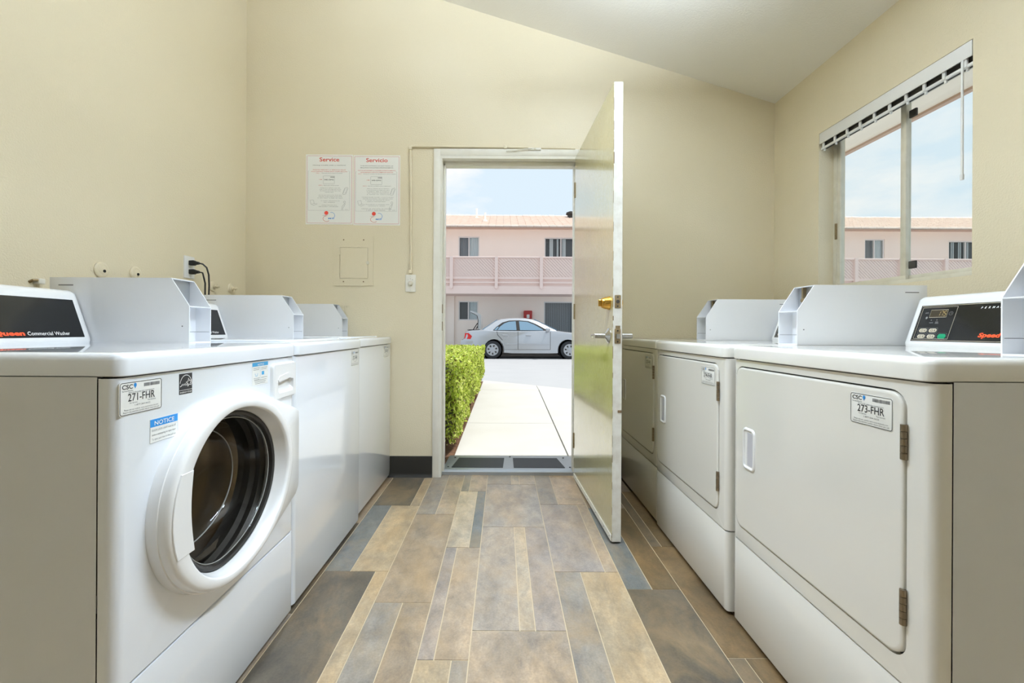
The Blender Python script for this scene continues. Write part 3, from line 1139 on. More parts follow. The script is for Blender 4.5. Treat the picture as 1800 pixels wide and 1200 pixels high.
def front_skin(parent, name, z0, z1, mat, hole=None, depth=.012, r=.018, lip=0.0):
    """front panel with rounded vertical corners; optional hole through its flat face"""
    mb = MB()
    d = .0335
    if hole:
        mb.holed((r, MW - r, z0, z1), hole, 'yz', 0, depth)
        pr = corner_profile(MW, d, r)
        k = len(pr) // 2
        right, left = pr[:k], pr[k:]
        for seg in (right, left):
            for a, b_ in zip(seg, seg[1:]):
                mb.quad((a[0], a[1], z0), (b_[0], b_[1], z0), (b_[0], b_[1], z1), (a[0], a[1], z1))
        bmesh.ops.remove_doubles(mb.bm, verts=mb.bm.verts[:], dist=1e-5)
        mb.quad((0, r, z1), (0, MW - r, z1), (d, MW, z1), (d, 0, z1))
        mb.quad((0, r, z0), (0, MW - r, z0), (d, MW, z0), (d, 0, z0))
    else:
        pr = corner_profile(MW, d, r)
        rings = []
        bv = .005
        for z, ins in ((z0, bv), (z0 + bv * .3, bv * .3), (z0 + bv, 0), (z1 - bv, 0), (z1 - bv * .3, bv * .3), (z1, bv)):
            rings.append([(max(p[0], ins) if p[0] < d else d, min(max(p[1], 0), MW), z) for p in pr])
        mb.loft(rings)
    return mb.build(name, mat, parent, smooth=40)


def dryer(xf, yn, label, number, group):
    t = thing('clothes_dryer', label, 'dryer', (xf, yn, 0), 0, group)
    side_shell(t, M['enamel_side'])
    dy0, dy1, dz0, dz1 = .056, .668, .338, .857
    hole = rrect(dy0 - .004, dy1 + .004, dz0 - .004, dz1 + .004, .036, 7)
    front_skin(t, 'front_panel', .290, .881, M['enamel_cream'], hole, .016)
    mb = MB()
    mb.box(.0155, .018, dy0 - .02, dy1 + .02, dz0 - .02, dz1 + .02)
    mb.build('door_gap', M['dark'], t, flat=True)
    lp = front_skin(t, 'lower_panel', .014, .285, M['enamel_cream'])
    mb = MB()
    mb.box(.012, .034, .008, MW - .008, .280, .295)
    mb.build('seam', M['toe'], t, flat=True)
    mb = MB()
    mb.box(.016, .034, .010, MW - .010, .878, .888)
    mb.build('seam', M['toe'], t, flat=True)
    # door with a hole for the grip cup
    gy0, gy1, gz0, gz1 = .563, .612, .545, .660
    mb = MB()
    cup = rrect(gy0, gy1, gz0, gz1, .008, 4)
    rings = []
    for d, ins in ((.0155, 0), (-.0005, 0), (-.0026, .0012), (-.0036, .0035), (-.004, .006)):
        rings.append([(d, p[0], p[1]) for p in rrect(dy0 + ins, dy1 - ins, dz0 + ins, dz1 - ins, .033 - ins * .4, 7)])
    mb.loft(rings, True, False)
    mb.build('door', M['enamel_cream'], t, smooth=40)
    dr = t.children[-1]
    # front sheet of the door: rectangle band + centre (the grip cup sits on it)
    mb = MB()
    ri = [p for p in rrect(dy0 + .006, dy1 - .006, dz0 + .006, dz1 - .006, .0306, 7)]
    mb.bm.faces.new([mb.bm.verts.new((-.004, p[0], p[1])) for p in ri])
    bmesh.ops.triangulate(mb.bm, faces=mb.bm.faces[:])
    mb.build('door_sheet', M['enamel_cream'], dr, flat=True)
    # grip cup: raised frame, flat greyer plate painting the shade of the pocket
    mb = MB()
    ro = lambda e_: rrect(gy0 - e_, gy1 + e_, gz0 - e_, gz1 + e_, .008 + e_, 4)
    mb.loft([[(-.004, p[0], p[1]) for p in ro(.009)], [(-.0075, p[0], p[1]) for p in ro(.007)], [(-.0085, p[0], p[1]) for p in ro(.003)],
             [(-.0075, p[0], p[1]) for p in ro(.0)], [(-.0046, p[0], p[1]) for p in ro(-.002)]], False, True)
    mb.build('door_handle', M['plastic'], dr, smooth=50)
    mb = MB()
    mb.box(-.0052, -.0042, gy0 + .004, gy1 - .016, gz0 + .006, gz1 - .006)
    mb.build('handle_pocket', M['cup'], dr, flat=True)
    for zc in (.762, .442):
        mb = MB()
        for k in range(5):
            z0 = zc - .034 + k * .0138
            mb.cyl((-.004, dy0 - .001, z0), (0, 0, 1), .0058, .0058, .0128, 12)
        mb.build('hinge', M['hinge'], t)
    machine_tag(dr, .185, .078, .775, .842, number, -.0046)
    top_cover(t, M['enamel_cream'])
    coin_box(t, .240)
    console(t, 'dryer')
    return t


def ellipse_contour(yl, yr, zb, zt, yc, n=72):
    """washer door contour, yl/yr in local y (yl > yr: yl is the viewer's left)"""
    zc = (zb + zt) / 2
    out = []
    for i in range(n):
        a = 2 * PI * i / n
        c, s_ = math.cos(a), math.sin(a)
        ry = (yl - yc) if c > 0 else (yc - yr)
        out.append((yc + ry * c, zc + (zt - zb) / 2 * s_))
    return out


def front_loader(xf, yfar, label, number, group):
    t = thing('front_load_washer', label, 'washer', (xf, yfar, 0), PI, group)
    side_shell(t, M['enamel_side'])
    K = lambda Y: yfar - Y            # world depth -> local y
    yc = K(1.115)
    opening = ellipse_contour(K(.925), K(1.36), .352, .778, yc)
    front_skin(t, 'front_panel', .294, .881, M['enamel'], opening, .02)
    front_skin(t, 'lower_panel', .020, .288, M['enamel'])
    mb = MB()
    mb.box(.012, .034, .008, MW - .008, .284, .299)
    mb.build('seam', M['dark'], t, flat=True)
    mb = MB()
    mb.box(.016, .034, .010, MW - .010, .878, .888)
    mb.build('seam', M['dark'], t, flat=True)
    # door: wing plate + raised ring
    mb = MB()
    wing = [(1.17, .803), (1.25, .795), (1.485, .705), (1.492, .698), (1.494, .66), (1.494, .47), (1.490, .43), (1.30, .355), (1.17, .341)]
    cont = ellipse_contour(K(.876), K(1.42), .339, .803, yc, 72)

    def hull(pts):
        pts = sorted(set(pts))
        def half(ps):
            h = []
            for p in ps:
                while len(h) > 1 and (h[-1][0] - h[-2][0]) * (p[1] - h[-2][1]) - (h[-1][1] - h[-2][1]) * (p[0] - h[-2][0]) <= 0:
                    h.pop()
                h.append(p)
            return h
        a, b_ = half(pts), half(pts[::-1])
        return a[:-1] + b_[:-1]
    hp = hull([(round(p[0], 5), round(p[1], 5)) for p in cont] + [(K(a), b_) for a, b_ in wing])

    def ray(contour, ca, cb, ang):
        d = (math.cos(ang), math.sin(ang))
        best = None
        m_ = len(contour)
        for i in range(m_):
            p, q = contour[i], contour[(i + 1) % m_]
            ex, ey = q[0] - p[0], q[1] - p[1]
            det = d[0] * ey - d[1] * ex
            if abs(det) < 1e-12:
                continue
            tt = ((p[0] - ca) * ey - (p[1] - cb) * ex) / det
            u_ = ((p[0] - ca) * d[1] - (p[1] - cb) * d[0]) / det
            if tt > 0 and -1e-6 <= u_ <= 1 + 1e-6:
                best = tt if best is None else max(best, tt)
        return (ca + d[0] * best, cb + d[1] * best)
    N = 96
    zc = .571
    wr = [ray(hp, yc, zc, 2 * PI * i / N) for i in range(N)]

    def el(yl, yr, zb, zt):
        c_ = ellipse_contour(K(yl), K(yr), zb, zt, yc, 240)
        return [ray(c_, yc, zc, 2 * PI * i / N) for i in range(N)]

    def wx(p, base):     # the wing gets thinner towards the hinge side
        return base * 1.12
    sc = lambda c_, s_: [(yc + (p[0] - yc) * s_, zc + (p[1] - zc) * s_) for p in c_]
    rings = []
    rings.append([(0.002, p[0], p[1]) for p in wr])
    e0 = el(.876, 1.42, .339, .803)
    rad = lambda p: math.hypot(p[0] - yc, p[1] - zc)
    isw = [min(1.0, max(0.0, (rad(q) - rad(r_)) / .012)) for q, r_ in zip(wr, e0)]
    for d, s_ in ((-.016, 0.0), (-.0185, .004), (-.020, .012)):
        rings.append([(wx(p, d), yc + (p[0] - yc) * (1 - s_ * k), zc + (p[1] - zc) * (1 - s_ * k)) for p, k in zip(wr, isw)])
    e1 = el(.878, 1.405, .343, .799)
    rings.append([(-.0235, a_[0], a_[1]) for a_ in e1])
    for yl, yr, zb, zt, d in ((.8785, 1.404, .3435, .7985, -.036), (.880, 1.402, .345, .797, -.0415), (.884, 1.398, .349, .793, -.0460), (.890, 1.393, .353, .789, -.0480),
                              (.900, 1.386, .358, .783, -.0482), (.917, 1.374, .365, .775, -.0482), (.921, 1.370, .367, .773, -.0470), (.926, 1.366, .369, .7705, -.040), (.936, 1.357, .3735, .7655, -.018), (.941, 1.352, .376, .763, -.012)):
        rings.append([(d, p[0], p[1]) for p in el(yl, yr, zb, zt)])
    mb.loft(rings, True, False)
    # open the back of the ring for the glass
    door = mb.build('door', M['plastic'], t, smooth=50)
    bm = bmesh.new()
    bm.from_mesh(door.data)
    bmesh.ops.delete(bm, geom=[f for f in bm.faces if len(f.verts) > 20], context='FACES_ONLY')
    bm.to_mesh(door.data)
    bm.free()
    # grip pad on the viewer's left of the ring: flush with the ring front, its inner edge curves over the glass
    mb = MB()
    zs = [.496 + (.670 - .496) * i / 8 for i in range(9)]
    e_ = (.902, .352, .788)

    def left_edge(z, yl, zb, zt):
        q = (z - (zb + zt) / 2) / ((zt - zb) / 2)
        return K(1.115 - (1.115 - yl) * math.sqrt(max(0, 1 - q * q)))
    outer = [(left_edge(z, .8855, .350, .792), z) for z in zs]
    inner = [(K(.945 - .009 * math.sin(PI * i / 8) + .004 * (1 - i / 8)), z) for i, z in enumerate(zs)]
    pad = outer + inner[::-1]
    cy_ = sum(p[0] for p in pad) / len(pad)
    mb.loft([[(-.016, p[0], p[1]) for p in pad], [(-.0486, p[0], p[1]) for p in pad], [(-.0496, cy_ + (p[0] - cy_) * .97, .583 + (p[1] - .583) * .99) for p in pad]])
    mb.build('door_grip', M['plastic'], door, smooth=40)
    # chrome/black bezel rings and the glass bowl
    mb = MB()
    a_, b2_, c2_ = el(.941, 1.352, .376, .763), el(.950, 1.345, .382, .757), el(.956, 1.339, .387, .752)
    mb.loft([[(-.010, p[0], p[1]) for p in a_], [(-.015, p[0], p[1]) for p in b2_], [(-.012, p[0], p[1]) for p in c2_], [(.0, p[0], p[1]) for p in c2_]], False, False)
    mb.build('door_bezel', M['gasket'], door)
    mb = MB()
    rg = []
    for s_, d in ((1.0, -.008), (.97, -.004), (.93, .02), (.88, .05), (.80, .085), (.66, .105), (.45, .115), (.2, .12), (.03, .121)):
        rg.append([(d, yc + (p[0] - yc) * s_ - (.0), zc + (p[1] - zc) * s_ - .01 * (1 - s_)) for p in c2_])
    mb.loft(rg, False, True)
    mb.build('door_glass', M['doorglass'], door, smooth=60)
    mb = MB()
    for s_, d, w_ in ((.80, .083, .0022), (.965, -.003, .0016)):
        mb.loft([[(d + w_ * math.cos(q * PI / 3), yc + (p[0] - yc) * s_ * (1 + w_ * 5 * math.sin(q * PI / 3)), zc + (p[1] - zc) * s_ * (1 + w_ * 5 * math.sin(q * PI / 3)) - .01 * (1 - s_)) for p in c2_] for q in range(7)], False, False)
    mb.build('glass_rim', M['glass_rim'], door, smooth=80)  # pale rings painting the highlight along the edge of the glass
    # gasket bellows and the steel drum behind
    mb = MB()
    rg = []
    g0 = el(.93, 1.357, .355, .775)
    for s_, d in ((1.0, .020), (.96, .03), (1.0, .05), (.95, .06), (.99, .085), (.97, .10)):
        rg.append([(d, yc + (p[0] - yc) * s_, zc + (p[1] - zc) * s_) for p in g0])
    mb.loft(rg, False, False)
    mb.build('door_gasket', M['gasket'], t)
    mb = MB()
    yd, zd = MW / 2, .575
    prof = [(.060, .196), (.064, .203), (.095, .207), (.11, .245), (.13, .262), (.20, .262), (.22, .256), (.24, .262), (.34, .262), (.36, .256), (.38, .262), (.50, .262), (.54, .25), (.55, .20), (.545, .12), (.535, .04), (.53, .005)]
    mb.lathe((0, yd, zd), (1, 0, 0), prof, 48, False, True)
    dm = mb.build('drum', M['drum'], t, smooth=50)
    for k in range(3):
        an = k * 2 * PI / 3 + .5
        mb = MB()
        c_, s_ = math.cos(an), math.sin(an)
        pts = []
        for x, hgt in ((.13, .01), (.16, .05), (.30, .06), (.46, .05), (.52, .01)):
            pts.append((x, hgt))
        rr_ = .262
        L_ = [[(x, yd + c_ * (rr_ - 0) - s_ * .035, zd + s_ * rr_ + c_ * .035), (x, yd + c_ * (rr_ - h_), zd + s_ * (rr_ - h_)), (x, yd + c_ * rr_ + s_ * .035, zd + s_ * rr_ - c_ * .035)] for x, h_ in pts]
        mb.loft(L_, True, True)
        mb.build('drum_baffle', M['drum'], dm, smooth=60)
    # detergent drawer
    mb = MB()
    ya, yb = K(1.490), K(1.345)
    hole = rrect(ya + .022, yb - .024, .772, .822, .010, 4)
    mb.loft([[(.0, p[0], p[1]) for p in rrect(ya, yb, .752, .868, .016, 5)], [(-.009, p[0], p[1]) for p in rrect(ya + .001, yb - .001, .753, .867, .016, 5)],
             [(-.0125, p[0], p[1]) for p in rrect(ya + .005, yb - .005, .757, .863, .013, 5)]], True, False)
    mb.holed((ya + .0051, yb - .0051, .7571, .8629), hole, 'yz', -.0125, .0)
    mb.loft([[(-.0125, p[0], p[1]) for p in hole], [(-.001, p[0], p[1]) for p in rrect(ya + .024, yb - .03, .786, .818, .008, 4)]], False, True)
    ds = mb.build('detergent_drawer', M['plastic'], t, smooth=40)
    mb = MB()
    mb.prism([(ya + .022, .822), (ya + .060, .833), (yb - .030, .826), (yb - .024, .815), (yb - .028, .808), (ya + .05, .816), (ya + .022, .810)], 'x', -.0145, -.004)
    mb.build('drawer_pull', M['plastic'], ds, smooth=40)
    # stickers
    machine_tag(t, K(.815), K(.917), .8085, .8725, number)
    notice_small(t, K(.887), K(.962), .741, .789)
    notice_big(t, K(1.248), K(1.331), .812, .877)
    energy_mark(t, K(.9665), K(1.0065), .828, .874)
    top_cover(t, M['enamel'])
    t['cat_side'] = 1
    coin_box(t, .285)
    del t['cat_side']
    console(t, 'washer', .592)
    return t


def notice_small(parent, yl, yr, z0, z1):
    w, h = yl - yr, z1 - z0
    x = -.0006
    mb = MB()
    mb.box(x, .001, yr, yl, z0, z1)
    s_ = mb.build('notice_sticker', M['paper'], parent, flat=True)
    tag(s_, 'small white sticker with a blue NOTICE band')
    xf = x - .0004
    P = lambda a, c: (xf, yl - a * w, z1 - c * h)
    mb = MB()
    mb.quad(P(0, .33), P(1, .33), P(1, 0), P(0, 0))
    mb.build('notice_band', M['ink_blue'], s_, flat=True, recalc=False)
    mb = MB()
    p = P(.5, .27)
    mb.text('NOTICE', .26 * h, (xf - .0004, p[1], p[2]), UY, UZ, 'c', off=.01, width=.72 * w)
    mb.build('notice_title', M['ink_white'], s_, flat=True, recalc=False)
    mb = MB()
    for k, tx in enumerate(('DOOR LOCK LIGHT must be off', 'before attempting to open door', 'To open, push door in then pull out')):
        mb.text(tx, .12 * h, P(.06, .52 + .19 * k), UY, UZ, 'l', width=.86 * w)
    mb.stroke([P(0, .34), P(0, 1), P(1, 1), P(1, .34)], .0006, (-1, 0, 0))
    mb.build('notice_print', M['ink_grey'], s_, flat=True, recalc=False)


def notice_big(parent, yl, yr, z0, z1):
    w, h = yl - yr, z1 - z0
    x = -.0006
    mb = MB()
    mb.box(x, .001, yr, yl, z0, z1)
    s_ = mb.build('notice_sticker', M['paper'], parent, flat=True)
    tag(s_, 'white sticker with a blue band and two small pictures')
    xf = x - .0004
    P = lambda a, c: (xf, yl - a * w, z1 - c * h)
    mb = MB()
    mb.quad(P(0, .17), P(1, .17), P(1, 0), P(0, 0))
    mb.stroke([P(.5, .2), P(.5, .8)], .0006, (-1, 0, 0))
    mb.quad(P(.58, .58), P(.74, .58), P(.74, .42), P(.58, .42))
    mb.stroke([P(.17, .48), P(.20, .60), P(.30, .60), P(.33, .48)], .0014, (-1, 0, 0))
    mb.build('notice_band', M['ink_lblue'], s_, flat=True, recalc=False)
    mb = MB()
    p = P(.52, .145)
    mb.text('NOTICE', .13 * h, (xf - .0004, p[1], p[2]), UY, UZ, 'c', off=.01, width=.40 * w)
    mb.build('notice_title', M['ink_white'], s_, flat=True, recalc=False)
    mb = MB()
    for c_, a, b_ in ((.25, .06, .45), (.32, .06, .42), (.25, .55, .95), (.32, .55, .9), (.70, .08, .46), (.76, .1, .44), (.70, .55, .94), (.80, .12, .9), (.87, .15, .85), (.94, .18, .8)):
        mb.stroke([P(a, c_), P(b_, c_)], .0010, (-1, 0, 0))
    mb.build('notice_print', M['ink_grey'], s_, flat=True, recalc=False)


def energy_mark(parent, yl, yr, z0, z1):
    """square efficiency mark: dark field, white arc, script stroke and a star, caption band below"""
    w, h = yl - yr, z1 - z0
    x = -.0006
    mb = MB()
    mb.box(x, .001, yr, yl, z0, z1)
    s_ = mb.build('efficiency_sticker', M['ink'], parent, flat=True)
    tag(s_, 'square black sticker with a white star and arc')
    xf = x - .0004
    P = lambda a, c: (xf, yl - a * w, z1 - c * h)
    mb = MB()
    mb.stroke([P(.5 - .46 * math.cos(i * PI / 16), .56 - .48 * math.sin(i * PI / 16)) for i in range(1, 17)], .0014, (-1, 0, 0))
    mb.stroke([P(.05, .62), P(.16, .58), P(.22, .50), P(.25, .58), P(.33, .50), P(.36, .58), P(.44, .48), P(.47, .60), P(.52, .50), P(.56, .60), P(.62, .52), P(.70, .62)], .0017, (-1, 0, 0))
    star = []
    for i in range(10):
        r_ = .24 if i % 2 == 0 else .10
        an = PI / 2 + i * PI / 5 + .2
        star.append(P(.74 + r_ * math.cos(an), .46 - r_ * .9 * math.sin(an)))
    mb.stroke(star, .0018, (-1, 0, 0), True)
    mb.stroke([P(0, .80), P(1, .80)], .0008, (-1, 0, 0))
    mb.text('ENERGY STAR', .10 * h, P(.5, .945), UY, UZ, 'c', off=.01, width=.9 * w)
    mb.build('efficiency_print', M['ink_white'], s_, flat=True, recalc=False)


def top_loader(xf, yfar, label, number, tagY, group):
    t = thing('top_load_washer', label, 'washer', (xf, yfar, 0), PI, group)
    side_shell(t, M['enamel_side'])
    front_skin(t, 'front_panel', .022, .881, M['enamel'], None, r=.016)
    mb = MB()
    mb.box(.016, .034, .010, MW - .010, .878, .888)
    mb.build('seam', M['toe'], t, flat=True)
    top_cover(t, M['enamel'])
    mb = MB()
    mb.slab((.05, .54, .12, MW - .05), 'xy', .928, .936, .03, .004)
    mb.build('lid', M['enamel'], t)
    machine_tag(t, yfar - tagY[0], yfar - tagY[1], .801, .872, number)
    t['cat_side'] = 1
    coin_box(t, .285)
    del t['cat_side']
    console(t, 'washer', .592)
    return t


M['hinge'] = material('dull_hinge_metal', lin(138, 124, 104), .35, metal=.85)
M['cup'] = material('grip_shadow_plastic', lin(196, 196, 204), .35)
M['drum'] = material('drum_steel', lin(214, 204, 190), .22, metal=.8, bump=.1, bscale=300)
M['glass_rim'] = material('glass_rim', lin(150, 150, 146), .2, spec=.8)
G1, G2 = 'coin dryers along the right wall', 'coin washers along the left wall'
dryer(.783, .795, 'white coin dryer nearest the camera, sticker 273-FHR on its door', '273-FHR', G1)
dryer(.770, 1.502, 'white coin dryer between two others, sticker 274-FHR on its door', '274-FHR', G1)
dryer(.780, 2.200, 'white coin dryer farthest back, partly hidden behind the open door', '275-FHR', G1)
front_loader(-.714, 1.500, 'white front-load washer with round dark glass door, sticker 271-FHR', '271-FHR', G2)
top_loader(-.7165, 2.199, 'white washer with a plain front beside the round-door washer', '272-FHR', (2.068, 2.175), G2)
top_loader(-.739, 2.892, 'white washer with a plain front in the corner by the back wall', '276-FHR', (2.712, 2.834), G2)

# =================================================================== things on the walls
def poster(x0, x1, z0, z1, title, dark, red, steps, loc_label):
    o = thing('service_poster', loc_label, 'poster', ((x0 + x1) / 2, YB, z0), 0)
    w, h = x1 - x0, z1 - z0
    mb = MB()
    mb.box(-w / 2, w / 2, -.0015, -.0002, 0, h)
    mb.build('sheet', M['paper'], o, flat=True)
    yf = -.0019
    P = lambda a, c: (-w / 2 + a * w, yf, h - c * h)
    UX, U = (1, 0, 0), (0, 0, 1)
    N = (0, -1, 0)
    mb = MB()
    mb.stroke([(p[0], yf, p[1]) for p in rrect(-w / 2 + .008, w / 2 - .008, .009, h - .009, .004, 3)], .0015, N, True)
    # slab-serif style title: letters with feet
    mb.text(title, .080 * h, P(.5, .098), UX, U, 'c', off=.014, width=(.42 if len(title) < 8 else .46) * w)
    for k, tx in enumerate(red):
        mb.text(tx, .016 * h, P(.5, .225 + .025 * k), UX, U, 'c', off=.004, width=min(.80, .024 * len(tx)) * w)
    mb.text(steps[0], .014 * h, P(.10 if len(red[0]) > 36 else .22, .272), UX, U, 'l', width=.085 * w)
    mb.text(steps[2], .014 * h, P(.20 if len(red[0]) > 36 else .27, .445), UX, U, 'l', width=.085 * w)
    mb.stroke([P(.28, .357), P(.345, .357)], .0014, N)
    mb.stroke([P(.32, .352), P(.345, .357), P(.32, .362)], .0014, N)
    mb.build('red_print', M['ink_red'], o, flat=True, recalc=False)
    mb = MB()
    for k, tx in enumerate(dark):
        mb.text(tx, .015 * h, P(.5, .158 + .027 * k), UX, U, 'c', off=.005, width=min(.70, .024 * len(tx)) * w)
    mb.text('345-DFG', .024 * h, P(.49, .368), UX, U, 'c', off=.01, width=.20 * w)
    mb.stroke([P(.52, .322), P(.61, .322)], .0035, N)
    mb.build('black_print', M['ink'], o, flat=True, recalc=False)
    mb = MB()
    mb.text(steps[1], .014 * h, P(.33 if len(red[0]) < 36 else .21, .272), UX, U, 'l', width=(.45 if len(red[0]) < 36 else .70) * w)
    mb.text(steps[3], .014 * h, P(.38 if len(red[0]) < 36 else .31, .445), UX, U, 'l', width=(.32 if len(red[0]) < 36 else .50) * w)
    mb.stroke([(p[0], yf, p[1]) for p in rrect(-w / 2 + .37 * w, -w / 2 + .61 * w, h - .42 * h, h - .305 * h, .004, 3)], .0010, N, True)
    mb.stroke([P(.07, .235), P(.05, .235), P(.05, .80), P(.93, .80), P(.93, .235), P(.90, .235)], .0009, N)
    zz = .482
    for tx, cx, wd in steps[4]:
        if tx:
            mb.text(tx, .0125 * h, P(cx, zz), UX, U, 'c', width=wd * w)
        zz += .0205
    # line drawings: phone, laptop, person on the phone
    mb.stroke([P(.83, .478), P(.885, .468), P(.90, .48), P(.85, .565), P(.795, .572), P(.785, .56)], .0013, N, True)
    mb.stroke([P(.835, .49), P(.875, .482), P(.845, .548), P(.80, .556)], .0009, N, True)
    mb.stroke([P(.09, .655), P(.165, .650), P(.18, .700), P(.115, .715)], .0013, N, True)
    mb.stroke([P(.115, .715), P(.18, .700), P(.25, .705), P(.17, .728)], .0013, N, True)
    mb.stroke([P(.825 + .02 * math.cos(i * PI / 6), .680 + .015 * math.sin(i * PI / 6)) for i in range(12)], .0012, N, True)
    mb.stroke([P(.825, .70), P(.80, .725), P(.775, .740), P(.765, .795)], .0012, N)
    mb.stroke([P(.84, .70), P(.82, .74), P(.795, .755), P(.79, .795)], .0012, N)
    mb.stroke([P(.83, .785), P(.90, .785)], .0010, N)
    mb.text('support', .012 * h, P(.36, .875), UX, U, 'l', width=.11 * w)
    mb.build('grey_print', M['ink_grey'], o, flat=True, recalc=False)
    # emblem at the foot: red disc, a red loop and a blue loop
    mb = MB()
    mb.bm.faces.new([mb.bm.verts.new(P(.44 + .042 * math.cos(i * PI / 10), .836 + .028 * math.sin(i * PI / 10))) for i in range(20)])
    mb.stroke([P(.445 + .075 * math.cos(i * PI / 12), .918 + .040 * math.sin(i * PI / 12)) for i in range(3, 19)], .0022, N)
    mb.build('emblem_red', M['ink_red'], o, flat=True, recalc=False)
    mb = MB()
    mb.stroke([P(.545 + .075 * math.cos(i * PI / 12), .872 + .044 * math.sin(i * PI / 12)) for i in range(-7, 6)], .0022, N)
    mb.text('MSI', .030 * h, P(.54, .925), UX, U, 'c', off=.004, width=.12 * w, slant=.2)
    mb.build('emblem_blue', M['ink_blue'], o, flat=True, recalc=False)
    return o


EN = [('Using your camera, scan the', .52, .42), ('code to open the page and choose', .52, .46), ('the machine that needs repair, then', .52, .44), ('send the report', .50, .18), ('', 0, 0),
      ('You may also write to our service team', .52, .50), ('using the number found on this sheet', .52, .50), ('or text "repair" to begin the report', .52, .54), ('', 0, 0),
      ('To request a refund please visit', .52, .40), ('our website', .50, .24), ('', 0, 0), ('Calling Customer Care', .50, .32), ('1-877-264-6622 / 1-877-264-6622', .48, .42)]
ES = [('Abra la camara de su telefono', .53, .48), ('y apunte hacia el codigo para abrir', .53, .50), ('la pagina, elija la maquina', .53, .48), ('que necesita reparacion', .53, .46), ('y envie su reporte', .53, .48),
      ('', 0, 0), ('Tambien puede escribir a nuestro equipo', .52, .68), ('usando el numero que aparece aqui', .52, .64), ('o enviar un mensaje de texto', .52, .52), ('para comenzar', .50, .40), ('', 0, 0),
      ('Para solicitar un reembolso visite', .52, .50), ('nuestro sitio', .50, .36), ('', 0, 0), ('Llame al servicio al cliente', .50, .64), ('1-877-264-6622', .48, .40)]
poster(-1.309, -.998, 1.668, 2.130, 'Service', ['Having trouble with a machine?'], ['PLEASE REPORT A SERVICE ISSUE', 'FOLLOWING THESE EASY STEPS BELOW'],
       ['STEP 1:', 'Take note of the machine ID number', 'STEP 2:', 'Report your service issue by', EN], 'white laminated poster headed Service in red, left of the pair')
poster(-.994, -.685, 1.664, 2.127, 'Servicio', ['SI HA ENCONTRADO DE QUE TODAS LAS', 'MAQUINAS FUNCIONAN APROPIADAMENTE'], ['POR FAVOR INFORME UN PROBLEMA DE MANTENIMIENTO', 'SIGUIENDO ESTOS SIMPLES PASOS'],
       ['PASO 1:', 'Anote el numero de identificacion de la maquina', 'PASO 2:', 'Informe el problema de su maquina por', ES], 'white laminated poster headed Servicio in red, nearer the doorway')

# breaker panel painted over in the wall colour
t = thing('breaker_panel', 'cream painted electrical breaker panel cover below the posters', 'panel', (-.989, YB, 1.264))
M['wall_flat'] = M['wall']
mb = MB()
hole = rrect(-.093, .096, .046, .252, .006, 3)
mb.holed((-.130, .130, 0, .330), hole, 'xz', -.006, .004)
mb.quad((-.13, 0, 0), (.13, 0, 0), (.13, -.006, 0), (-.13, -.006, 0))
mb.quad((-.13, 0, .33), (.13, 0, .33), (.13, -.006, .33), (-.13, -.006, .33))
mb.quad((-.13, 0, 0), (-.13, 0, .33), (-.13, -.006, .33), (-.13, -.006, 0))
mb.quad((.13, 0, 0), (.13, 0, .33), (.13, -.006, .33), (.13, -.006, 0))
mb.build('cover', M['wall_flat'], t, flat=True)
mb = MB()
mb.slab((-.0905, .0935, .0485, .2495), 'xz', -.0005, -.0055, .005, .001)
d = mb.build('panel_door', M['wall_flat'], t)
mb = MB()
mb.slab((.084, .102, .140, .162), 'xz', -.005, -.011, .008, .002)
mb.build('latch', M['alu'], d)
for z in (.09, .215):
    mb = MB()
    mb.slab((-.099, -.088, z - .012, z + .012), 'xz', -.005, -.0085, .002, .001)
    mb.build('hinge', M['wall_flat'], d)
for x in (-.066, .066):
    for z in (.026, .302):
        mb = MB()
        mb.cyl((x, -.0055, z), (0, -1, 0), .005, .004, .002, 12)
        mb.build('screw', M['oldplate'], t)

# timer switch with its surface conduit
t = thing('timer_switch', 'white switch plate with a round knob left of the doorway', 'switch', (-.612, YB, 1.281))
mb = MB()
mb.slab((-.034, .034, -.057, .057), 'xz', 0, -.008, .004, .003)
p = mb.build('switch_plate', M['trim'], t)
mb = MB()
mb.lathe((0, -.007, 0), (0, -1, 0), [(0, .017), (.004, .017), (.012, .014), (.016, .011)], 20)
mb.build('knob', M['alu'], t)
for z in (-.045, .045):
    mb = MB()
    mb.cyl((0, -.0075, z), (0, -1, 0), .003, .0025, .0015, 8)
    mb.build('screw', M['alu'], t)
mb = MB()
for k in (-1, 0, 1):
    mb.text(str((k + 2) % 3), .010, (k * .014 - .003, -.0083, .026 - abs(k) * .006), (1, 0, 0), (0, 0, 1))
mb.build('dial_print', M['ink_grey'], t, flat=True, recalc=False)
t = thing('conduit', 'cream painted thin wire conduit running up and over the doorway', 'conduit', (-.610, YB, 1.345))
mb = MB()
mb.tube([(0, -.0095, .0), (-.001, -.0095, .4), (-.006, -.0095, .825), (-.004, -.0095, .833), (.004, -.0095, .838), (.02, -.0095, .8395), (.55, -.0095, .836), (1.08, -.0095, .829)], .0075, 10)
mb.build('conduit_pipe', M['wall_flat'], t, smooth=60)
for p_ in ((.0, 0, .012), (-.006, 0, .826), (.62, 0, .8355)):
    mb = MB()
    mb.slab((p_[0] - .011, p_[0] + .011, p_[2] - .012, p_[2] + .012), 'xz', -.0005, -.019, .004, .004)
    mb.build('fitting', M['wall_flat'], t)
t = thing('door_catch', 'small cream painted metal arm fixed over the doorway', 'bracket', (.20, YB, 2.166))
mb = MB()
mb.slab((-.04, .045, -.006, .010), 'xz', -.010, -.020, .003, .002)
mb.build('bracket', M['trim'], t)
mb = MB()
mb.tube([(-.015, -.020, .004), (-.07, -.022, -.003), (-.185, -.022, -.014)], .0035, 8)
mb.cyl((-.135, -.022, -.011), (.6, 0, .06), .006, .006, .02, 8)
mb.build('arm', M['trim'], t)
mb = MB()
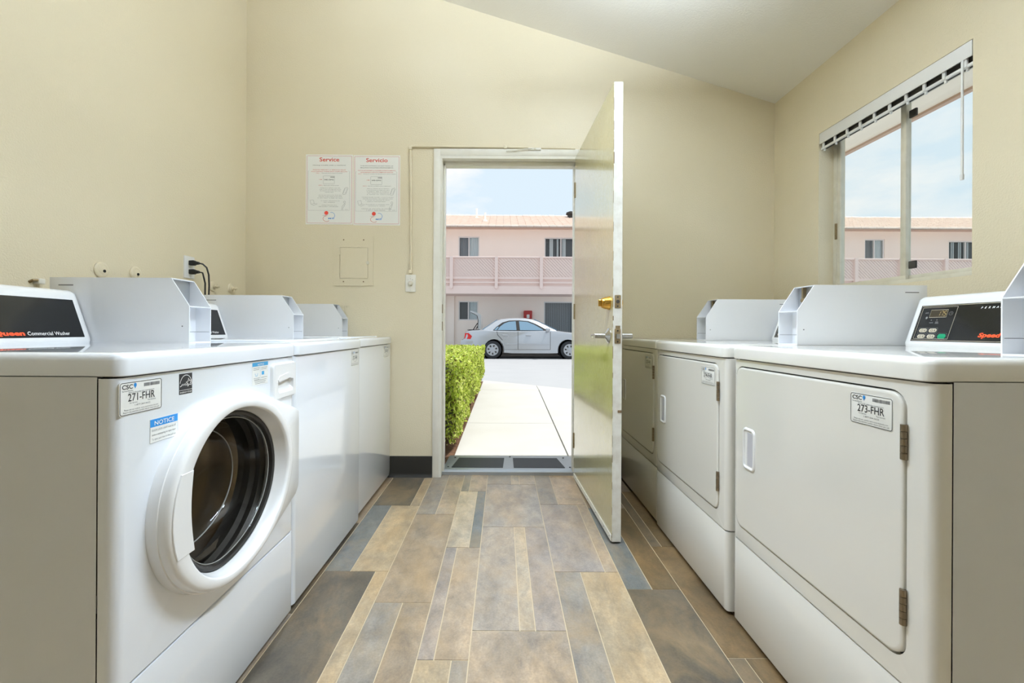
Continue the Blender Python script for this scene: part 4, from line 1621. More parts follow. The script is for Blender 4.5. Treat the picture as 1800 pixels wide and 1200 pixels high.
mb.cyl((.005, -.019, .002), (0, -1, 0), .008, .006, .006, 10)
mb.build('screw', M['alu'], t)

# water valves on the left wall
VL = ['round capped escutcheon on the left wall, first from the camera, above the coin box', 'round capped escutcheon on the left wall, second from the camera, above the coin box',
      'round valve stub on the left wall just right of the power outlet', 'round valve stub on the left wall nearest the corner']
for (y, z, kind, r_), lb in zip(((1.857, 1.221, 'hole', .034), (2.029, 1.229, 'hole', .031), (2.569, 1.222, 'stub', .030), (2.74, 1.226, 'stub', .030)), VL):
    t = thing('wall_valve', lb, 'valve', (XL, y, z), 0, 'water valves on the left wall')
    mb = MB()
    mb.lathe((0, 0, 0), (1, 0, 0), [(0, r_), (.004, r_), (.007, r_ * .93), (.009, r_ * .72), (.008, r_ * .6), (.010, r_ * .45), (.010, .001)], 28, False, True)
    mb.build('escutcheon', M['wall_flat'], t)
    if kind == 'hole':
        mb = MB()
        mb.cyl((.009, .006, -.004), (1, 0, 0), .0062, .0062, .003, 14)
        mb.build('hole', M['dark'], t)
    else:
        mb = MB()
        mb.lathe((.008, 0, 0), (1, 0, 0), [(0, .012), (.012, .012), (.012, .008), (.030, .008), (.030, .006), (.040, .006)], 16)
        for k in range(4):
            a = k * PI / 2
            mb.box(.026, .034, -.003 + .009 * math.cos(a), .003 + .009 * math.cos(a), -.003 + .009 * math.sin(a), .003 + .009 * math.sin(a))
        mb.build('stem', M['alu_cream'] if 'alu_cream' in M else M['wall_flat'], t)
t = thing('pipe_clamp', 'small rusty metal clip on the left wall behind the first console', 'clip', (XL, 1.593, 1.140))
mb = MB()
mb.tube([(.0, -.016, .0), (.012, -.014, .006), (.018, 0, .008), (.012, .014, .006), (.0, .016, .0)], .005, 8)
mb.build('clip_band', M['oldplate'], t)
mb = MB()
mb.slab((-.004, .018, -.006, .014), 'yz', .0, .024, .003, .003)
mb.build('clip_tab', M['trim'], t)

t = thing('power_outlet', 'white double power outlet on the left wall with two black plugs', 'outlet', (XL, 2.375, 1.306))
mb = MB()
mb.slab((-.038, .038, -.060, .060), 'yz', 0, .007, .004, .003)
p = mb.build('outlet_plate', M['plastic'], t)
for z in (-.024, .024):
    mb = MB()
    mb.slab((-.017, .017, z - .015, z + .015), 'yz', .006, .009, .012, .001)
    mb.build('socket', M['trim'], t)
PLB = ['upper black power cord plugged into the wall outlet', 'lower black power cord plugged into the wall outlet']
for k, z in enumerate((.024, -.024)):
    t = thing('plugged_lead', PLB[k], 'power lead', (XL + .0095, 2.375, 1.306 + z))
    mb = MB()
    mb.loft([[(.0, p[0], p[1]) for p in rrect(-.013, .013, -.013, .013, .006, 4)], [(.022, p[0], p[1]) for p in rrect(-.014, .014, -.014, .014, .006, 4)],
             [(.030, p[0], p[1]) for p in rrect(-.009, .009, -.010, .010, .005, 4)], [(.046, p[0] + .002, p[1] - .001) for p in rrect(-.007, .007, -.007, .007, .005, 4)]])
    mb.build('plug', M['cord'], t)
    mb = MB()
    q = -.0 if k == 0 else .0
    mb.tube([(.040, .002, 0), (.060, .010, -.004), (.074 - .012 * k, .022 - .004 * k, -.022 - .01 * k), (.080 - .014 * k, .030 - .008 * k, -.06), (.080 - .014 * k, .034 - .012 * k, -.12), (.076 - .014 * k, .034 - .014 * k, -.22), (.07 - .014 * k, .03 - .014 * k, -.4)], .0042, 8)
    mb.build('cord', M['cord'], t)

# =================================================================== outside
def ground(name, pts, z0, z1, mat):
    mb = MB()
    mb.loft([[(p[0], p[1], z0) for p in pts], [(p[0], p[1], z1) for p in pts]])
    return struct(mb.build(name, mat, flat=True))


# kerb line between the concrete and the street runs slanted
KL = lambda x: 8.22 - .80 * x
ground('street', [(-30, 3.1), (40, 3.1), (40, 17.3), (-30, 17.3)], -.10, -.03, M['asphalt'])
walk = bpy.data.objects.new('path', None)
COL.objects.link(walk)
struct(walk)
JX = lambda y: .508 + (y - 3.2) * .0212
cg = .006
slabs = [
    [(-.37, 3.06), (.50, 3.06), (JX(4.6) - cg, 4.6 - cg), (-.37, 4.6 - cg)],
    [(-.37, 4.6), (JX(4.6) - cg, 4.6), (JX(7.17) - cg, 7.17), (-.37, 7.17)],
    [(.50 + 2 * cg, 3.06), (3.4, 3.06), (3.4, KL(3.4)), (JX(7.17) + cg, KL(JX(7.17))), (JX(7.17) + cg, 7.17)],
    [(-.37, 7.17 + .004), (JX(7.17) - .002, 7.17 + .004), (JX(7.17) - .002, KL(.59)), (-.37, KL(-.37))],
]
for p_ in slabs:
    mb = MB()
    mb.loft([[(a, c, -.03) for a, c in p_], [(a, c, 0) for a, c in p_]])
    mb.build('concrete_slab', M['concrete'], walk, flat=True)
ground('planting_bed', [(-3.2, 3.05), (-.372, 3.05), (-.372, KL(-.37) - .1), (-3.2, KL(-3.2) - .1)], -.08, -.012, M['mulch'])
# far kerb and strip along the building
ground('far_pavement', [(-30, 17.3), (40, 17.3), (40, 18.2), (-30, 18.2)], -.06, .08, M['concrete'])

# loose bark chips in the planting bed
mb = MB()
random.seed(2)
for k in range(260):
    y = random.uniform(3.1, 3.40)
    x = random.uniform(-.95, -.43)
    s_ = random.uniform(.008, .022)
    a = random.uniform(0, PI)
    c, sn = math.cos(a) * s_, math.sin(a) * s_
    z = -.010 + random.uniform(0, .008)
    mb.loft([[(x + c, y + sn, z), (x - sn * .4, y + c * .4, z + .003), (x - c, y - sn, z + .001), (x + sn * .4, y - c * .4, z)],
             [(x + c, y + sn, z + .006), (x - sn * .4, y + c * .4, z + .010), (x - c, y - sn, z + .008), (x + sn * .4, y - c * .4, z + .006)]])
stuff(tag(mb.build('bark_chips', M['mulch'], None, flat=True), 'brown bark chips scattered along the foot of the hedge', 'bark'))

# hedge
lm = bpy.data.materials.new('hedge_leaf')
lm.use_nodes = True
n = lm.node_tree.nodes
l = lm.node_tree.links.new
b = n['Principled BSDF']
b.inputs['Roughness'].default_value = .45
ge = n.new('ShaderNodeNewGeometry')
cr = n.new('ShaderNodeValToRGB')
cr.color_ramp.elements[0].color = lin(112, 140, 40)
cr.color_ramp.elements[1].color = lin(238, 242, 150)
e = cr.color_ramp.elements.new(.12)
e.color = lin(120, 98, 50)
e = cr.color_ramp.elements.new(.2)
e.color = lin(160, 186, 62)
e = cr.color_ramp.elements.new(.6)
e.color = lin(208, 222, 96)
l(ge.outputs['Random Per Island'], cr.inputs['Fac'])
l(cr.outputs['Color'], b.inputs['Base Color'])
tr = n.new('ShaderNodeBsdfTranslucent')
l(cr.outputs['Color'], tr.inputs['Color'])
ms = n.new('ShaderNodeMixShader')
ms.inputs['Fac'].default_value = .42
l(b.outputs['BSDF'], ms.inputs[1])
l(tr.outputs['BSDF'], ms.inputs[2])
l(ms.outputs['Shader'], n['Material Output'].inputs['Surface'])

HX0, HX1, HY0, HY1, HZ = -1.75, -.375, 3.42, 8.05, .70
hedge = thing('hedge', 'clipped green box hedge beside the concrete path outside the door', 'hedge', (-.9, 3.4, 0))
ox, oy = -.9, 3.4
mb = MB()
nx, ny = 8, 24
cb = rrect(HX0 + .07 - ox, HX1 - .07 - ox, HY0 + .07 - oy, HY1 - .07 - oy, .12, 4)
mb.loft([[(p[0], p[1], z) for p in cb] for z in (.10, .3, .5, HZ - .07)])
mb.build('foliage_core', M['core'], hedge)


def leaves(nl):
    # choose a face: right side, top, near end, far end
    A = np.array([(HY1 - HY0) * HZ, (HY1 - HY0) * (HX1 - HX0), (HX1 - HX0) * HZ, (HX1 - HX0) * HZ])
    A = A * np.array([2.2, 1.0, 1.6, .6])
    f = RNG.choice(4, nl, p=A / A.sum())
    u, v = RNG.random(nl), RNG.random(nl)
    d = np.abs(RNG.normal(0, .030, nl)) - .012
    lump = lambda a, c: .022 * np.sin(a * 7 + 1.3 * np.sin(c * 5)) + .016 * np.sin(c * 13 + a * 3)
    P = np.zeros((nl, 3))
    Nn = np.zeros((nl, 3))
    y = HY0 + u * (HY1 - HY0)
    x = HX0 + u * (HX1 - HX0)
    z = .05 + v ** .9 * (HZ - .05)
    top_z = HZ + .045 - (y - HY0) * .016
    batter = .05 * (1 - z / HZ)
    m0, m1, m2, m3 = f == 0, f == 1, f == 2, f == 3
    P[m0] = np.c_[(HX1 + .035 - batter - d + lump(y, z))[m0], y[m0], z[m0]]
    Nn[m0] = (1, 0, .1)
    xt = HX0 + v * (HX1 + .035 - HX0)
    P[m1] = np.c_[xt[m1], y[m1], (top_z - d + lump(y, xt) * .6)[m1]]
    Nn[m1] = (0, 0, 1)
    P[m2] = np.c_[x[m2], (HY0 + d + batter - lump(x, z))[m2], z[m2]]
    Nn[m2] = (0, -1, .1)
    P[m3] = np.c_[x[m3], (HY1 - d)[m3], z[m3]]
    Nn[m3] = (0, 1, .1)
    # thin out the foot of the hedge
    keep = RNG.random(nl) < np.clip((P[:, 2] - .02) / .22, .12, 1)
    P, Nn = P[keep], Nn[keep]
    k = len(P)
    Nn = Nn + RNG.normal(0, .55, (k, 3))
    Nn /= np.linalg.norm(Nn, axis=1)[:, None]
    R = RNG.normal(0, 1, (k, 3))
    T = R - Nn * (R * Nn).sum(1)[:, None]
    T /= np.linalg.norm(T, axis=1)[:, None]
    B = np.cross(Nn, T)
    s_ = RNG.uniform(.010, .020, k)[:, None] * (1 + .5 * (P[:, 1:2] - HY0) / 5)
    V = np.stack([P - T * s_, P - B * s_ * .55 + Nn * s_ * .12, P + T * s_, P + B * s_ * .55 + Nn * s_ * .12], 1).reshape(-1, 3)
    V -= np.array([ox, oy, 0])
    me = bpy.data.meshes.new('foliage')
    F = np.arange(4 * k).reshape(-1, 4)
    me.from_pydata(V.tolist(), [], F.tolist())
    me.materials.append(lm)
    o = bpy.data.objects.new('foliage', me)
    COL.objects.link(o)
    o.parent = hedge
    return stuff(o)


leaves(60000)
mb = MB()
random.seed(8)
for k in range(60):
    x, y = random.uniform(HX0 + .1, HX1 - .04), random.uniform(HY0 + .02, HY1 - .1)
    if k < 30:
        x = HX1 - random.uniform(.04, .14)
    x -= ox
    y -= oy
    mb.tube([(x, y, -.01), (x + random.uniform(-.03, .03), y + random.uniform(-.03, .03), .1), (x + random.uniform(-.06, .06), y + random.uniform(-.06, .06), .28)], random.uniform(.005, .010), 6)
stuff(mb.build('stems', M['stem'] if 'stem' in M else M['mulch'], hedge))

# ------------------------------------------------------------------ apartment building across the street
BY, FY = 18.0, 16.75     # facade plane, balcony front plane
BX0, BX1 = -9.0, 27.0
bd = thing('apartment_building', 'pale peach two-storey apartment building with a mauve balcony across the street', 'building', (0, BY, 0))


def bpart(mb, name, mat, parent=bd, **k):
    for v in mb.bm.verts:
        v.co.y -= BY
    return mb.build(name, mat, parent, **k)


def wall_with_windows(name, z0, z1, wins):
    xs = sorted({BX0, BX1, *[w[0] for w in wins], *[w[1] for w in wins]})
    mb = MB()
    for a, c in zip(xs, xs[1:]):
        w = next((w for w in wins if abs(w[0] - a) < 1e-6), None)
        if w:
            if w[2] > z0:
                mb.box(a, c, BY, BY + .25, z0, w[2])
            mb.box(a, c, BY, BY + .25, w[3], z1)
        else:
            mb.box(a, c, BY, BY + .25, z0, z1)
    bpart(mb, name, M['ext_stucco'], flat=True)


UP = [(-7.4, -6.5, 3.55, 4.81), (-1.845, -.985, 3.55, 4.815), (1.69, 3.05, 2.80, 4.79), (6.4, 7.3, 3.55, 4.80), (9.4, 10.7, 2.8, 4.79), (14.85, 15.67, 3.55, 4.79), (18.30, 19.75, 2.8, 4.74), (23, 24, 3.55, 4.8)]
LOW = [(-7.4, -6.5, 1.37, 2.16), (-1.83, -1.02, 1.37, 2.16), (1.68, 3.02, .10, 2.155), (6.4, 7.3, 1.37, 2.16), (9.4, 10.7, .1, 2.155), (14.85, 15.67, 1.37, 2.16), (18.3, 19.75, .1, 2.155), (23, 24, 1.37, 2.16)]
wall_with_windows('upper_wall', 2.45, 5.35, UP)
wall_with_windows('lower_wall', 0.0, 2.45, LOW)
for wins, kind in ((UP, 0), (LOW, 1)):
    for i, (a, c, z0, z1) in enumerate(wins):
        mb = MB()
        t_ = .045
        y0, y1 = BY + .03, BY + .09
        mb.box(a, c, y0, y1, z0, z0 + t_)
        mb.box(a, c, y0, y1, z1 - t_, z1)
        mb.box(a, a + t_, y0, y1, z0 + t_, z1 - t_)
        mb.box(c - t_, c, y0, y1, z0 + t_, z1 - t_)
        mid = (a + c) / 2 + (.0 if kind == 0 else 0)
        if c - a > 1.2 and kind:
            mid = c - .16
        mb.box(mid - t_ / 2, mid + t_ / 2, y0, y1, z0 + t_, z1 - t_)
        wf = bpart(mb, 'window', M['whiteframe'], flat=True)
        for k, (p0, p1) in enumerate(((a + t_, mid - t_ / 2), (mid + t_ / 2, c - t_))):
            mb = MB()
            mb.box(p0, p1, BY + .055, BY + .06, z0 + t_, z1 - t_)
            bpart(mb, 'pane', M['glass'], wf, flat=True)
        # curtains or vertical blinds behind the panes
        mb = MB()
        if c - a > 1.2:
            xs = [a + .03 + q * .075 for q in range(int((c - a - .06) / .075))]
            sel = (lambda q: (xs[q] - a) in ()) if False else None
            for q, x in enumerate(xs):
                f_ = (x - a) / (c - a)
                if kind == 0 and not (.17 < f_ < .26 or .38 < f_ < .45 or .52 < f_ < .68):
                    continue
                ang = .35
                wv = .035 if kind else .04
                mb.prism([(x - wv * math.cos(ang), BY + .14 - wv * math.sin(ang)), (x + wv * math.cos(ang), BY + .14 + wv * math.sin(ang)), (x + wv * math.cos(ang), BY + .145 + wv * math.sin(ang)), (x - wv * math.cos(ang), BY + .145 - wv * math.sin(ang))], 'z', z0 + .03, z1 - .04)
            bpart(mb, 'vertical_blind', M['curtain'] if kind == 0 else M['curtain_d'], wf, flat=True)
        else:
            x0, x1 = (mid, c - .02)
            nn = 24
            top, bot = [], []
            fr = [(x0 + (x1 - x0) * q / nn, BY + .13 + .012 * math.sin(q * 1.7)) for q in range(nn + 1)]
            bk = [(p[0], p[1] + .006) for p in reversed(fr)]
            mb.prism(fr + bk, 'z', z0 + .02, z1 - .03)
            bpart(mb, 'curtain', M['curtain'], wf, smooth=70)
            if kind == 0:
                mb = MB()
                fr = [(a + .02 + (mid - a) * q / nn, BY + .16 + .014 * math.sin(q * 1.5)) for q in range(nn + 1)]
                bk = [(p[0], p[1] + .006) for p in reversed(fr)]
                mb.prism(fr + bk, 'z', z0 + .02, z1 - .03)
                bpart(mb, 'curtain', M['curtain_d'], wf, smooth=70)
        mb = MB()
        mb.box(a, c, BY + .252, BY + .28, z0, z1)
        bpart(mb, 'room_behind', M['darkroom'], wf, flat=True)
# stone column and pilaster left of the lower window
mb = MB()
mb.box(-2.40, -1.99, BY - .14, BY, 0, 2.36, .01)
bpart(mb, 'pilaster', M['ext_stucco'])
mb = MB()
mb.box(-3.1, -2.42, BY - .30, BY, 0, 2.36)
col_ = bpart(mb, 'stone_column', M['grout'], flat=True)
random.seed(12)
z = 0.0
while z < 2.30:
    h = random.uniform(.13, .22)
    x = -3.1
    while x < -2.45:
        w = min(random.uniform(.18, .36), -2.42 - x)
        mb = MB()
        mb.box(x + .008, x + w - .008, BY - .33, BY - .29, z + .008, min(z + h, 2.35) - .008, .006, 1)
        bpart(mb, 'stone', M['stone'], col_, flat=True)
        x += w
    z += h
# balcony: deck slab with fascia, posts, rails, diagonal boards
mb = MB()
mb.box(BX0, BX1, FY + .02, BY, 2.36, 2.62)
mb.box(BX0, BX1, FY - .02, FY + .03, 2.36, 2.66)
mb.box(BX0, BX1, FY + .05, FY + .07, 2.62, 3.02)
bpart(mb, 'balcony_deck', M['mauve'], flat=True)
for nm, z0, z1, y0, y1 in (('balcony_top_rail', 3.725, 3.785, FY - .05, FY + .09), ('balcony_lower_rail', 2.92, 3.01, FY - .02, FY + .06), ('balcony_foot_rail', 2.76, 2.83, FY - .01, FY + .05)):
    mb = MB()
    mb.box(BX0, BX1, y0, y1, z0, z1, .008, 1)
    bpart(mb, nm, M['mauve'], flat=True)
px = -1.975
xs = []
x = px - 1.714 * 4
while x < BX1:
    xs.append(x)
    x += 1.714
for x in xs:
    mb = MB()
    mb.prism([(x - .06, 3.78), (x - .06, 2.60), (x - .02, 2.55), (x + .02, 2.55), (x + .06, 2.60), (x + .06, 3.78)], 'y', FY - .09, FY + .01)
    bpart(mb, 'balcony_post', M['mauve'], flat=True)
# diagonal boards: each bay is one panel of boards with recessed joints (5 px wide in the photograph)
for a, c in zip(xs, xs[1:]):
    mb = MB()
    z0, z1 = 3.012, 3.724
    bw = .118
    hgt = z1 - z0
    q = a - hgt
    x0, x1 = a + .05, c - .05
    while q < c + hgt:
        # board between lines x + z = const (falls to the right)
        def clip(poly):
            for side, lim in (('l', x0), ('r', x1)):
                out = []
                for i in range(len(poly)):
                    p, r_ = poly[i], poly[(i + 1) % len(poly)]
                    ip = p[0] >= lim - 1e-9 if side == 'l' else p[0] <= lim + 1e-9
                    ir = r_[0] >= lim - 1e-9 if side == 'l' else r_[0] <= lim + 1e-9
                    if ip:
                        out.append(p)
                    if ip != ir:
                        tt = (lim - p[0]) / (r_[0] - p[0])
                        out.append((lim, p[1] + tt * (r_[1] - p[1])))
                poly = out
                if not poly:
                    break
            return poly
        po = clip([(q + .008, z1), (q + bw - .008, z1), (q + bw - .008 + hgt, z0), (q + .008 + hgt, z0)])
        if len(po) > 2:
            mb.prism(po, 'y', FY + .0, FY + .02)
        q += bw
    mb.box(x0, x1, FY + .021, FY + .035, z0, z1)
    bpart(mb, 'board_panel', M['mauve2'], flat=True)
# roof: eave soffit, fascia, courses of shingles
mb = MB()
EY = 17.30
mb.box(BX0, BX1, EY + .02, BY, 5.10, 5.14)
bpart(mb, 'soffit', M['ext_stucco'], flat=True)
mb = MB()
mb.box(BX0, BX1, EY - .02, EY + .03, 4.955, 5.04)
mb.box(BX0, BX1, EY - .06, EY - .02, 5.00, 5.045)
bpart(mb, 'fascia', M['fascia'], flat=True)
M['shingle'] = material('pale_roof_shingle', lin(244, 226, 212), .95, noise=.6, nscale=5, ncol=lin(228, 202, 186))
mb = MB()
nc = 16
ry0, rz0, ry1, rz1 = EY - .06, 5.05, 20.4, 6.28
random.seed(4)
for k in range(nc):
    f0, f1 = k / nc, (k + 1) / nc
    ya, yb = ry0 + (ry1 - ry0) * f0, ry0 + (ry1 - ry0) * f1
    za, zb = rz0 + (rz1 - rz0) * f0, rz0 + (rz1 - rz0) * f1
    x = BX0 - (.3 if k % 2 else 0)
    while x < BX1:
        w = .30
        d = random.uniform(0, .020)
        mb.prism([(ya, za - .02), (ya, za + .035 + d), (yb + .02, zb + .012), (yb + .02, zb - .03)], 'x', max(x + .006, BX0), min(x + w - .006, BX1))
        x += w
stuff(bpart(mb, 'roof_shingles', M['shingle'], flat=True))
mb = MB()
x = BX0
while x < BX1:
    mb.prism([(ry1 - .12, rz1 - .01), (ry1, rz1 + .05 + random.uniform(0, .02)), (ry1 + .12, rz1 - .01)], 'x', x, x + .26)
    x += .30
mb.prism([(ry1, rz1 - .03), (ry1 + 4, 4.9), (ry1 + 4, 4.8), (ry1 - .1, rz1 - .08)], 'x', BX0, BX1)
stuff(bpart(mb, 'ridge_tiles', M['shingle'], flat=True))
for x, y, z, h in ((-1.20, 19.6, 5.98, .42), (-.78, 18.6, 5.62, .34)):
    mb = MB()
    mb.lathe((x, y, z), (0, 0, 1), [(-.1, .10), (.02, .09), (.04, .035), (h, .035)], 10)
    bpart(mb, 'vent_pipe', M['ext_stucco'])
mb = MB()
mb.lathe((3.05, 19.9, 6.0), (0, 0, 1), [(0, .14), (.22, .14), (.24, .22), (.32, .20), (.38, .06)], 12)
bpart(mb, 'roof_vent', M['toe'])

# red fire extinguisher cabinet
t = thing('extinguisher_cabinet', 'small red fire extinguisher cabinet on the peach wall behind the car', 'cabinet', (1.02, BY, 1.445))
mb = MB()
mb.slab((-.17, .17, 0, .33), 'xz', -.001, -.16, .03, .02)
mb.build('case', M['redbox'], t)
mb = MB()
mb.slab((-.055, .06, .02, .17), 'xz', -.155, -.168, .02, .004)
mb.build('pane', M['whiteframe'], t)

# ------------------------------------------------------------------ car
car = thing('car', 'silver sedan parked across the street with its boot lid raised', 'car', (1.0, 16.18, -.03))
CXo, CYo, CZo = 1.0, 16.18, -.03
RW, FW, WR = -.362, 2.335, .318
WZ = .318 - .03


def arc(cx, r, a0, a1, n=10):
    return [(cx + r * math.cos(math.radians(a0 + (a1 - a0) * i / n)), WZ + r * math.sin(math.radians(a0 + (a1 - a0) * i / n))) for i in range(n + 1)]


AR = .375
low = [(-1.42, .30), (-1.0, .22)] + [(RW - AR, .20)] + arc(RW, AR, 180, 0)[0:] + [(RW + AR, .19), (.3, .17), (1.1, .17), (1.7, .17)] + [(FW - AR, .18)] + arc(FW, AR, 180, 0) + [(FW + AR, .19), (2.95, .2), (3.2, .26)]
upp = [(3.30, .42), (3.31, .56), (3.22, .68), (3.0, .77), (2.6, .875), (2.2, .925), (1.9, .965), (1.6, .975), (1.2, .965), (.7, .955), (.2, .955), (-.3, .965), (-.72, .985), (-1.0, .975), (-1.22, .955), (-1.33, .92), (-1.36, .80), (-1.40, .68), (-1.47, .62), (-1.48, .45)]
prof = low + upp


def car_build(mb, name, mat, parent=car, **k):
    for v in mb.bm.verts:
        v.co -= Vector((CXo, CYo, CZo))
    return mb.build(name, mat, parent, **k)


mb = MB()
HWd = .875
ctr = 16.18


def ring(off, sx, zshift, zin):
    out = []
    for x, z in prof:
        kx = 1.0 + (x - .9) * 0
        xx = .92 + (x - .92) * sx
        zz = z
        if z > .62:
            zz = z - (z - .62) * zin
        out.append((xx, off, max(zz, 0)))
    return out


rings = []
for o_, sx, zi in ((-.875, .955, .12), (-.86, .972, .05), (-.82, .985, .02), (-.70, .995, 0), (-.35, 1, -.05), (0, 1, -.08), (.35, 1, -.05), (.70, .995, 0), (.82, .985, .02), (.86, .972, .05), (.875, .955, .12)):
    rings.append(ring(ctr + o_, sx, 0, zi))
mb.loft(rings)
car_build(mb, 'body', M['carpaint'], smooth=32)
# cabin: roof and pillars as one shell, glazing panels on it
gh = [(-.74, .96), (-.50, 1.14), (-.24, 1.315), (-.05, 1.375), (.25, 1.405), (.50, 1.413), (.80, 1.405), (1.05, 1.365), (1.25, 1.295), (1.55, 1.15), (1.92, .95)]
mb = MB()
rings = []
for o_, zi, sx in ((-.80, 0, 1.0), (.80, 0, 1.0)):
    pass
lv = lambda z: .80 - max(0, (z - .95)) * .46      # half width at a height (tumblehome)
secs = []
for x, z in gh:
    hw = lv(z)
    secs.append([(x, ctr - .81, .93), (x, ctr - hw - .005, max(z - .05, .94)), (x, ctr - hw + .05, z - .008), (x, ctr - hw * .5, z + .008), (x, ctr, z + .014), (x, ctr + hw * .5, z + .008), (x, ctr + hw - .05, z - .008), (x, ctr + hw + .005, max(z - .05, .94)), (x, ctr + .81, .93)])
mb.loft(secs, True, True)
car_build(mb, 'cabin', M['carpaint'], smooth=50)


def side_glass(name, poly, mat, out=.012):
    mb = MB()
    f_ = lambda x, z, o: (x, ctr - (.81 - (z - .93) * ((.81 - lv(1.36) - .005) / .43)) - o, z)
    mb.loft([[f_(x, z, -.01) for x, z in poly], [f_(x, z, out) for x, z in poly]])
    return car_build(mb, name, mat, flat=True)


side_glass('window_surround', [(-.36, .955), (-.22, 1.10), (-.02, 1.245), (.22, 1.315), (.55, 1.325), (.90, 1.295), (1.15, 1.20), (1.42, 1.06), (1.60, .955)], M['gasket'], .006)
side_glass('rear_window', [(-.19, .975), (-.10, 1.10), (.05, 1.215), (.22, 1.275), (.45, 1.292), (.48, .975)], M['carglass'])
side_glass('quarter_window', [(-.31, .975), (-.22, .975), (-.14, 1.085), (-.19, 1.10)], M['carglass'])
side_glass('front_window', [(.60, .975), (.565, 1.292), (.86, 1.27), (1.10, 1.175), (1.36, 1.03), (1.43, .975)], M['carglass'])
for nm, (xa, za, xb_, zb_) in (('windscreen', (1.90, .975, 1.12, 1.355)), ('rear_screen', (-.72, .985, -.20, 1.335))):
    mb = MB()
    a_, c_ = lv(za) - .10, lv(zb_) - .08
    nr = Vector((zb_ - za, 0, xa - xb_)).normalized()
    if nr.z < 0:
        nr = -nr
    o_ = nr * .022
    q = [(xa, ctr - a_, za), (xa, ctr + a_, za), (xb_, ctr + c_, zb_), (xb_, ctr - c_, zb_)]
    mb.loft([[Vector(p) - o_ for p in q], [Vector(p) + o_ for p in q]])
    car_build(mb, nm, M['carglass'], flat=True)
# doors: seams, handles, rubbing strips, sill
sy = ctr - .877
mb = MB()
for x in (.53, 1.66):
    mb.box(x - .006, x + .006, sy - .002, sy + .02, .30, .93)
mb.prism([(-.02, .62), (-.19, .80), (-.22, .93), (-.205, .93), (-.175, .81), (-.005, .63)], 'y', sy - .002, sy + .02)
mb.box(.05, 1.66, sy - .002, sy + .02, .295, .305)
car_build(mb, 'door_seam', M['toe'], flat=True)
for x in (-.02, .80):
    mb = MB()
    mb.slab((x, x + .19, .785, .818), 'xz', sy + .02, sy - .028, .012, .01)
    car_build(mb, 'door_handle', M['carpaint'])
for x0, x1 in ((.06, .51), (.56, 1.63)):
    mb = MB()
    mb.slab((x0, x1, .475, .515), 'xz', sy + .02, sy - .012, .01, .006)
    car_build(mb, 'rubbing_strip', M['carpaint'])
mb = MB()
mb.box(.05, 1.92, sy + .01, sy + .06, .19, .255, .02, 2)
car_build(mb, 'sill', M['carpaint'])
mb = MB()
mb.slab((-1.475, -1.02, .44, .62), 'xz', sy + .09, sy + .0, .05, .02)
car_build(mb, 'rear_bumper', M['carpaint'])
mb = MB()
mb.loft([[(-1.33, ctr - .74, .66), (-1.33, ctr - .74, .86), (-1.20, ctr - .80, .87), (-1.10, ctr - .80, .74), (-1.14, ctr - .80, .64)],
         [(-1.345, ctr - .865, .66), (-1.33, ctr - .855, .86), (-1.20, ctr - .888, .87), (-1.08, ctr - .892, .76), (-1.13, ctr - .892, .66)]])
car_build(mb, 'tail_light', M['red_lens'], smooth=30)
mb = MB()
mb.loft([[(3.25, ctr - .78, .58), (3.25, ctr - .78, .70), (3.0, ctr - .80, .75), (2.95, ctr - .80, .62)], [(3.28, ctr - .82, .58), (3.26, ctr - .82, .70), (3.0, ctr - .872, .74), (2.94, ctr - .872, .62)]])
car_build(mb, 'headlight', M['whiteframe'], smooth=30)
mb = MB()
mb.lathe((1.56, ctr - .96, 1.005), (-1, 0, 0), [(-.09, .02), (-.06, .055), (0, .075), (.06, .078), (.065, .06)], 14)
mb.box(1.50, 1.58, ctr - .93, ctr - .80, .94, .98, .015)
car_build(mb, 'wing_mirror', M['carpaint'])
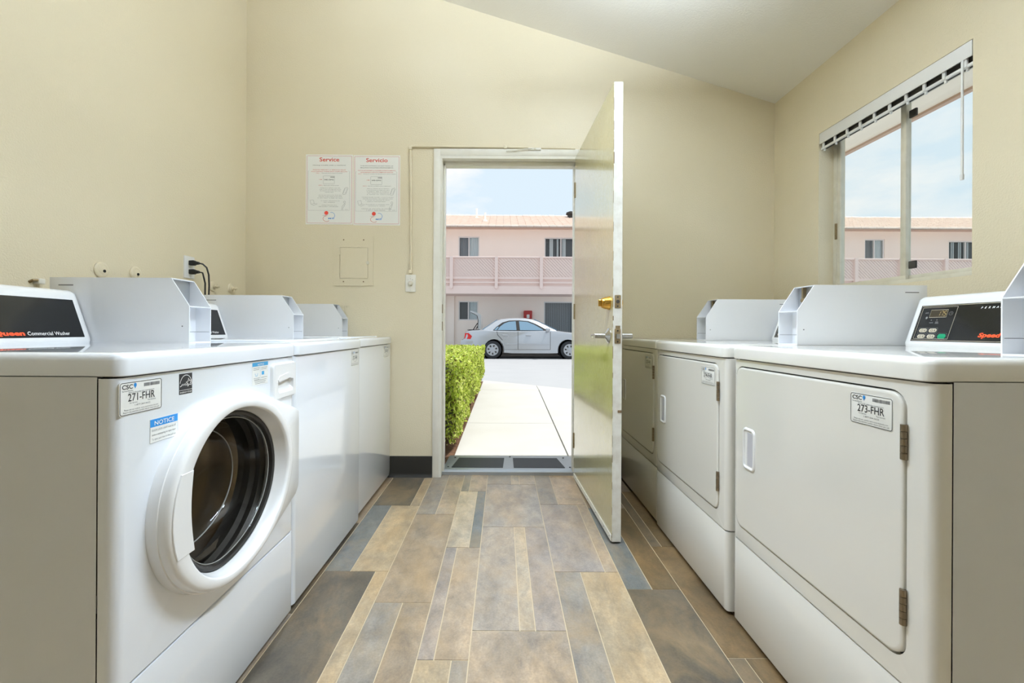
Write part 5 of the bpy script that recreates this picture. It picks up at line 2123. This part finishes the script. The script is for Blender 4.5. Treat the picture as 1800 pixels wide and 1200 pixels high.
# seats and steering wheel seen through the glass are left to the tinted glazing
for x, nm in ((RW, 'rear'), (FW, 'front')):
    for sd_ in (-1, 1):
        mb = MB()
        yo = ctr + sd_ * .865
        ax = (0, -sd_ * 1.0, 0)
        mb.lathe((x, yo, WZ), ax, [(0, .20), (.0, .285), (.012, .308), (.04, WR), (.17, WR), (.20, .30)], 36)
        wh = car_build(mb, 'wheel', M['tyre'], smooth=40)
        mb = MB()
        mb.lathe((x, yo - sd_ * -.004, WZ), (0, sd_, 0), [(-.004, .212), (.006, .210), (.010, .195), (.006, .18), (.012, .06), (.016, .05), (.018, .01)], 36)
        cv = car_build(mb, 'wheel_cover', M['wheel'], wh)
        cv.matrix_parent_inverse = Matrix()
        mb = MB()
        for k in range(7):
            an = k * 2 * PI / 7 + .3
            pts = [(.10, -.12), (.165, -.20), (.172, 0), (.165, .20), (.10, .12)]
            poly = [(x + r_ * math.cos(an + a), WZ + r_ * math.sin(an + a)) for r_, a in pts]
            mb.prism(poly, 'y', yo + sd_ * .006, yo + sd_ * .0145)
        stuff(car_build(mb, 'cover_hole', M['toe'], wh, flat=True))
    mb = MB()
    mb.lathe((x, ctr - .84, WZ), (0, 1, 0), [(0, AR - .006), (.30, AR - .006), (.30, .02)], 24, False, True)
    car_build(mb, 'wheel_well', M['dark'])
# raised boot lid and its opening
mb = MB()
mb.box(-1.26, -.80, ctr - .66, ctr + .66, .975, .99)
car_build(mb, 'boot_opening', M['dark'], flat=True)
mb = MB()
lid = [(-.80, .985), (-.88, 1.02), (-.865, 1.35), (-.90, 1.52), (-1.02, 1.60), (-1.14, 1.655), (-1.17, 1.70), (-1.13, 1.715), (-.98, 1.665), (-.80, 1.585), (-.775, 1.50), (-.77, 1.2)]
lid = [(x, .985 + (z - .985) * .92) for x, z in lid]
mb.prism(lid, 'y', ctr - .70, ctr + .70)
car_build(mb, 'boot_lid', M['carpaint'], flat=True)
mb = MB()
inn = [(-.885, 1.02), (-.872, 1.33), (-.905, 1.485), (-1.02, 1.555), (-1.14, 1.605), (-1.15, 1.595), (-1.02, 1.535), (-.92, 1.47), (-.892, 1.33), (-.905, 1.02)]
mb.prism(inn, 'y', ctr - .66, ctr + .66)
car_build(mb, 'boot_lining', M['gasket'], flat=True)
for sd_ in (-1, 1):
    mb = MB()
    mb.tube([(-1.05, ctr + sd_ * .62, .985), (-.98, ctr + sd_ * .62, 1.10), (-.90, ctr + sd_ * .62, 1.22)], .015, 8)
    car_build(mb, 'hinge_arm', M['dark'])
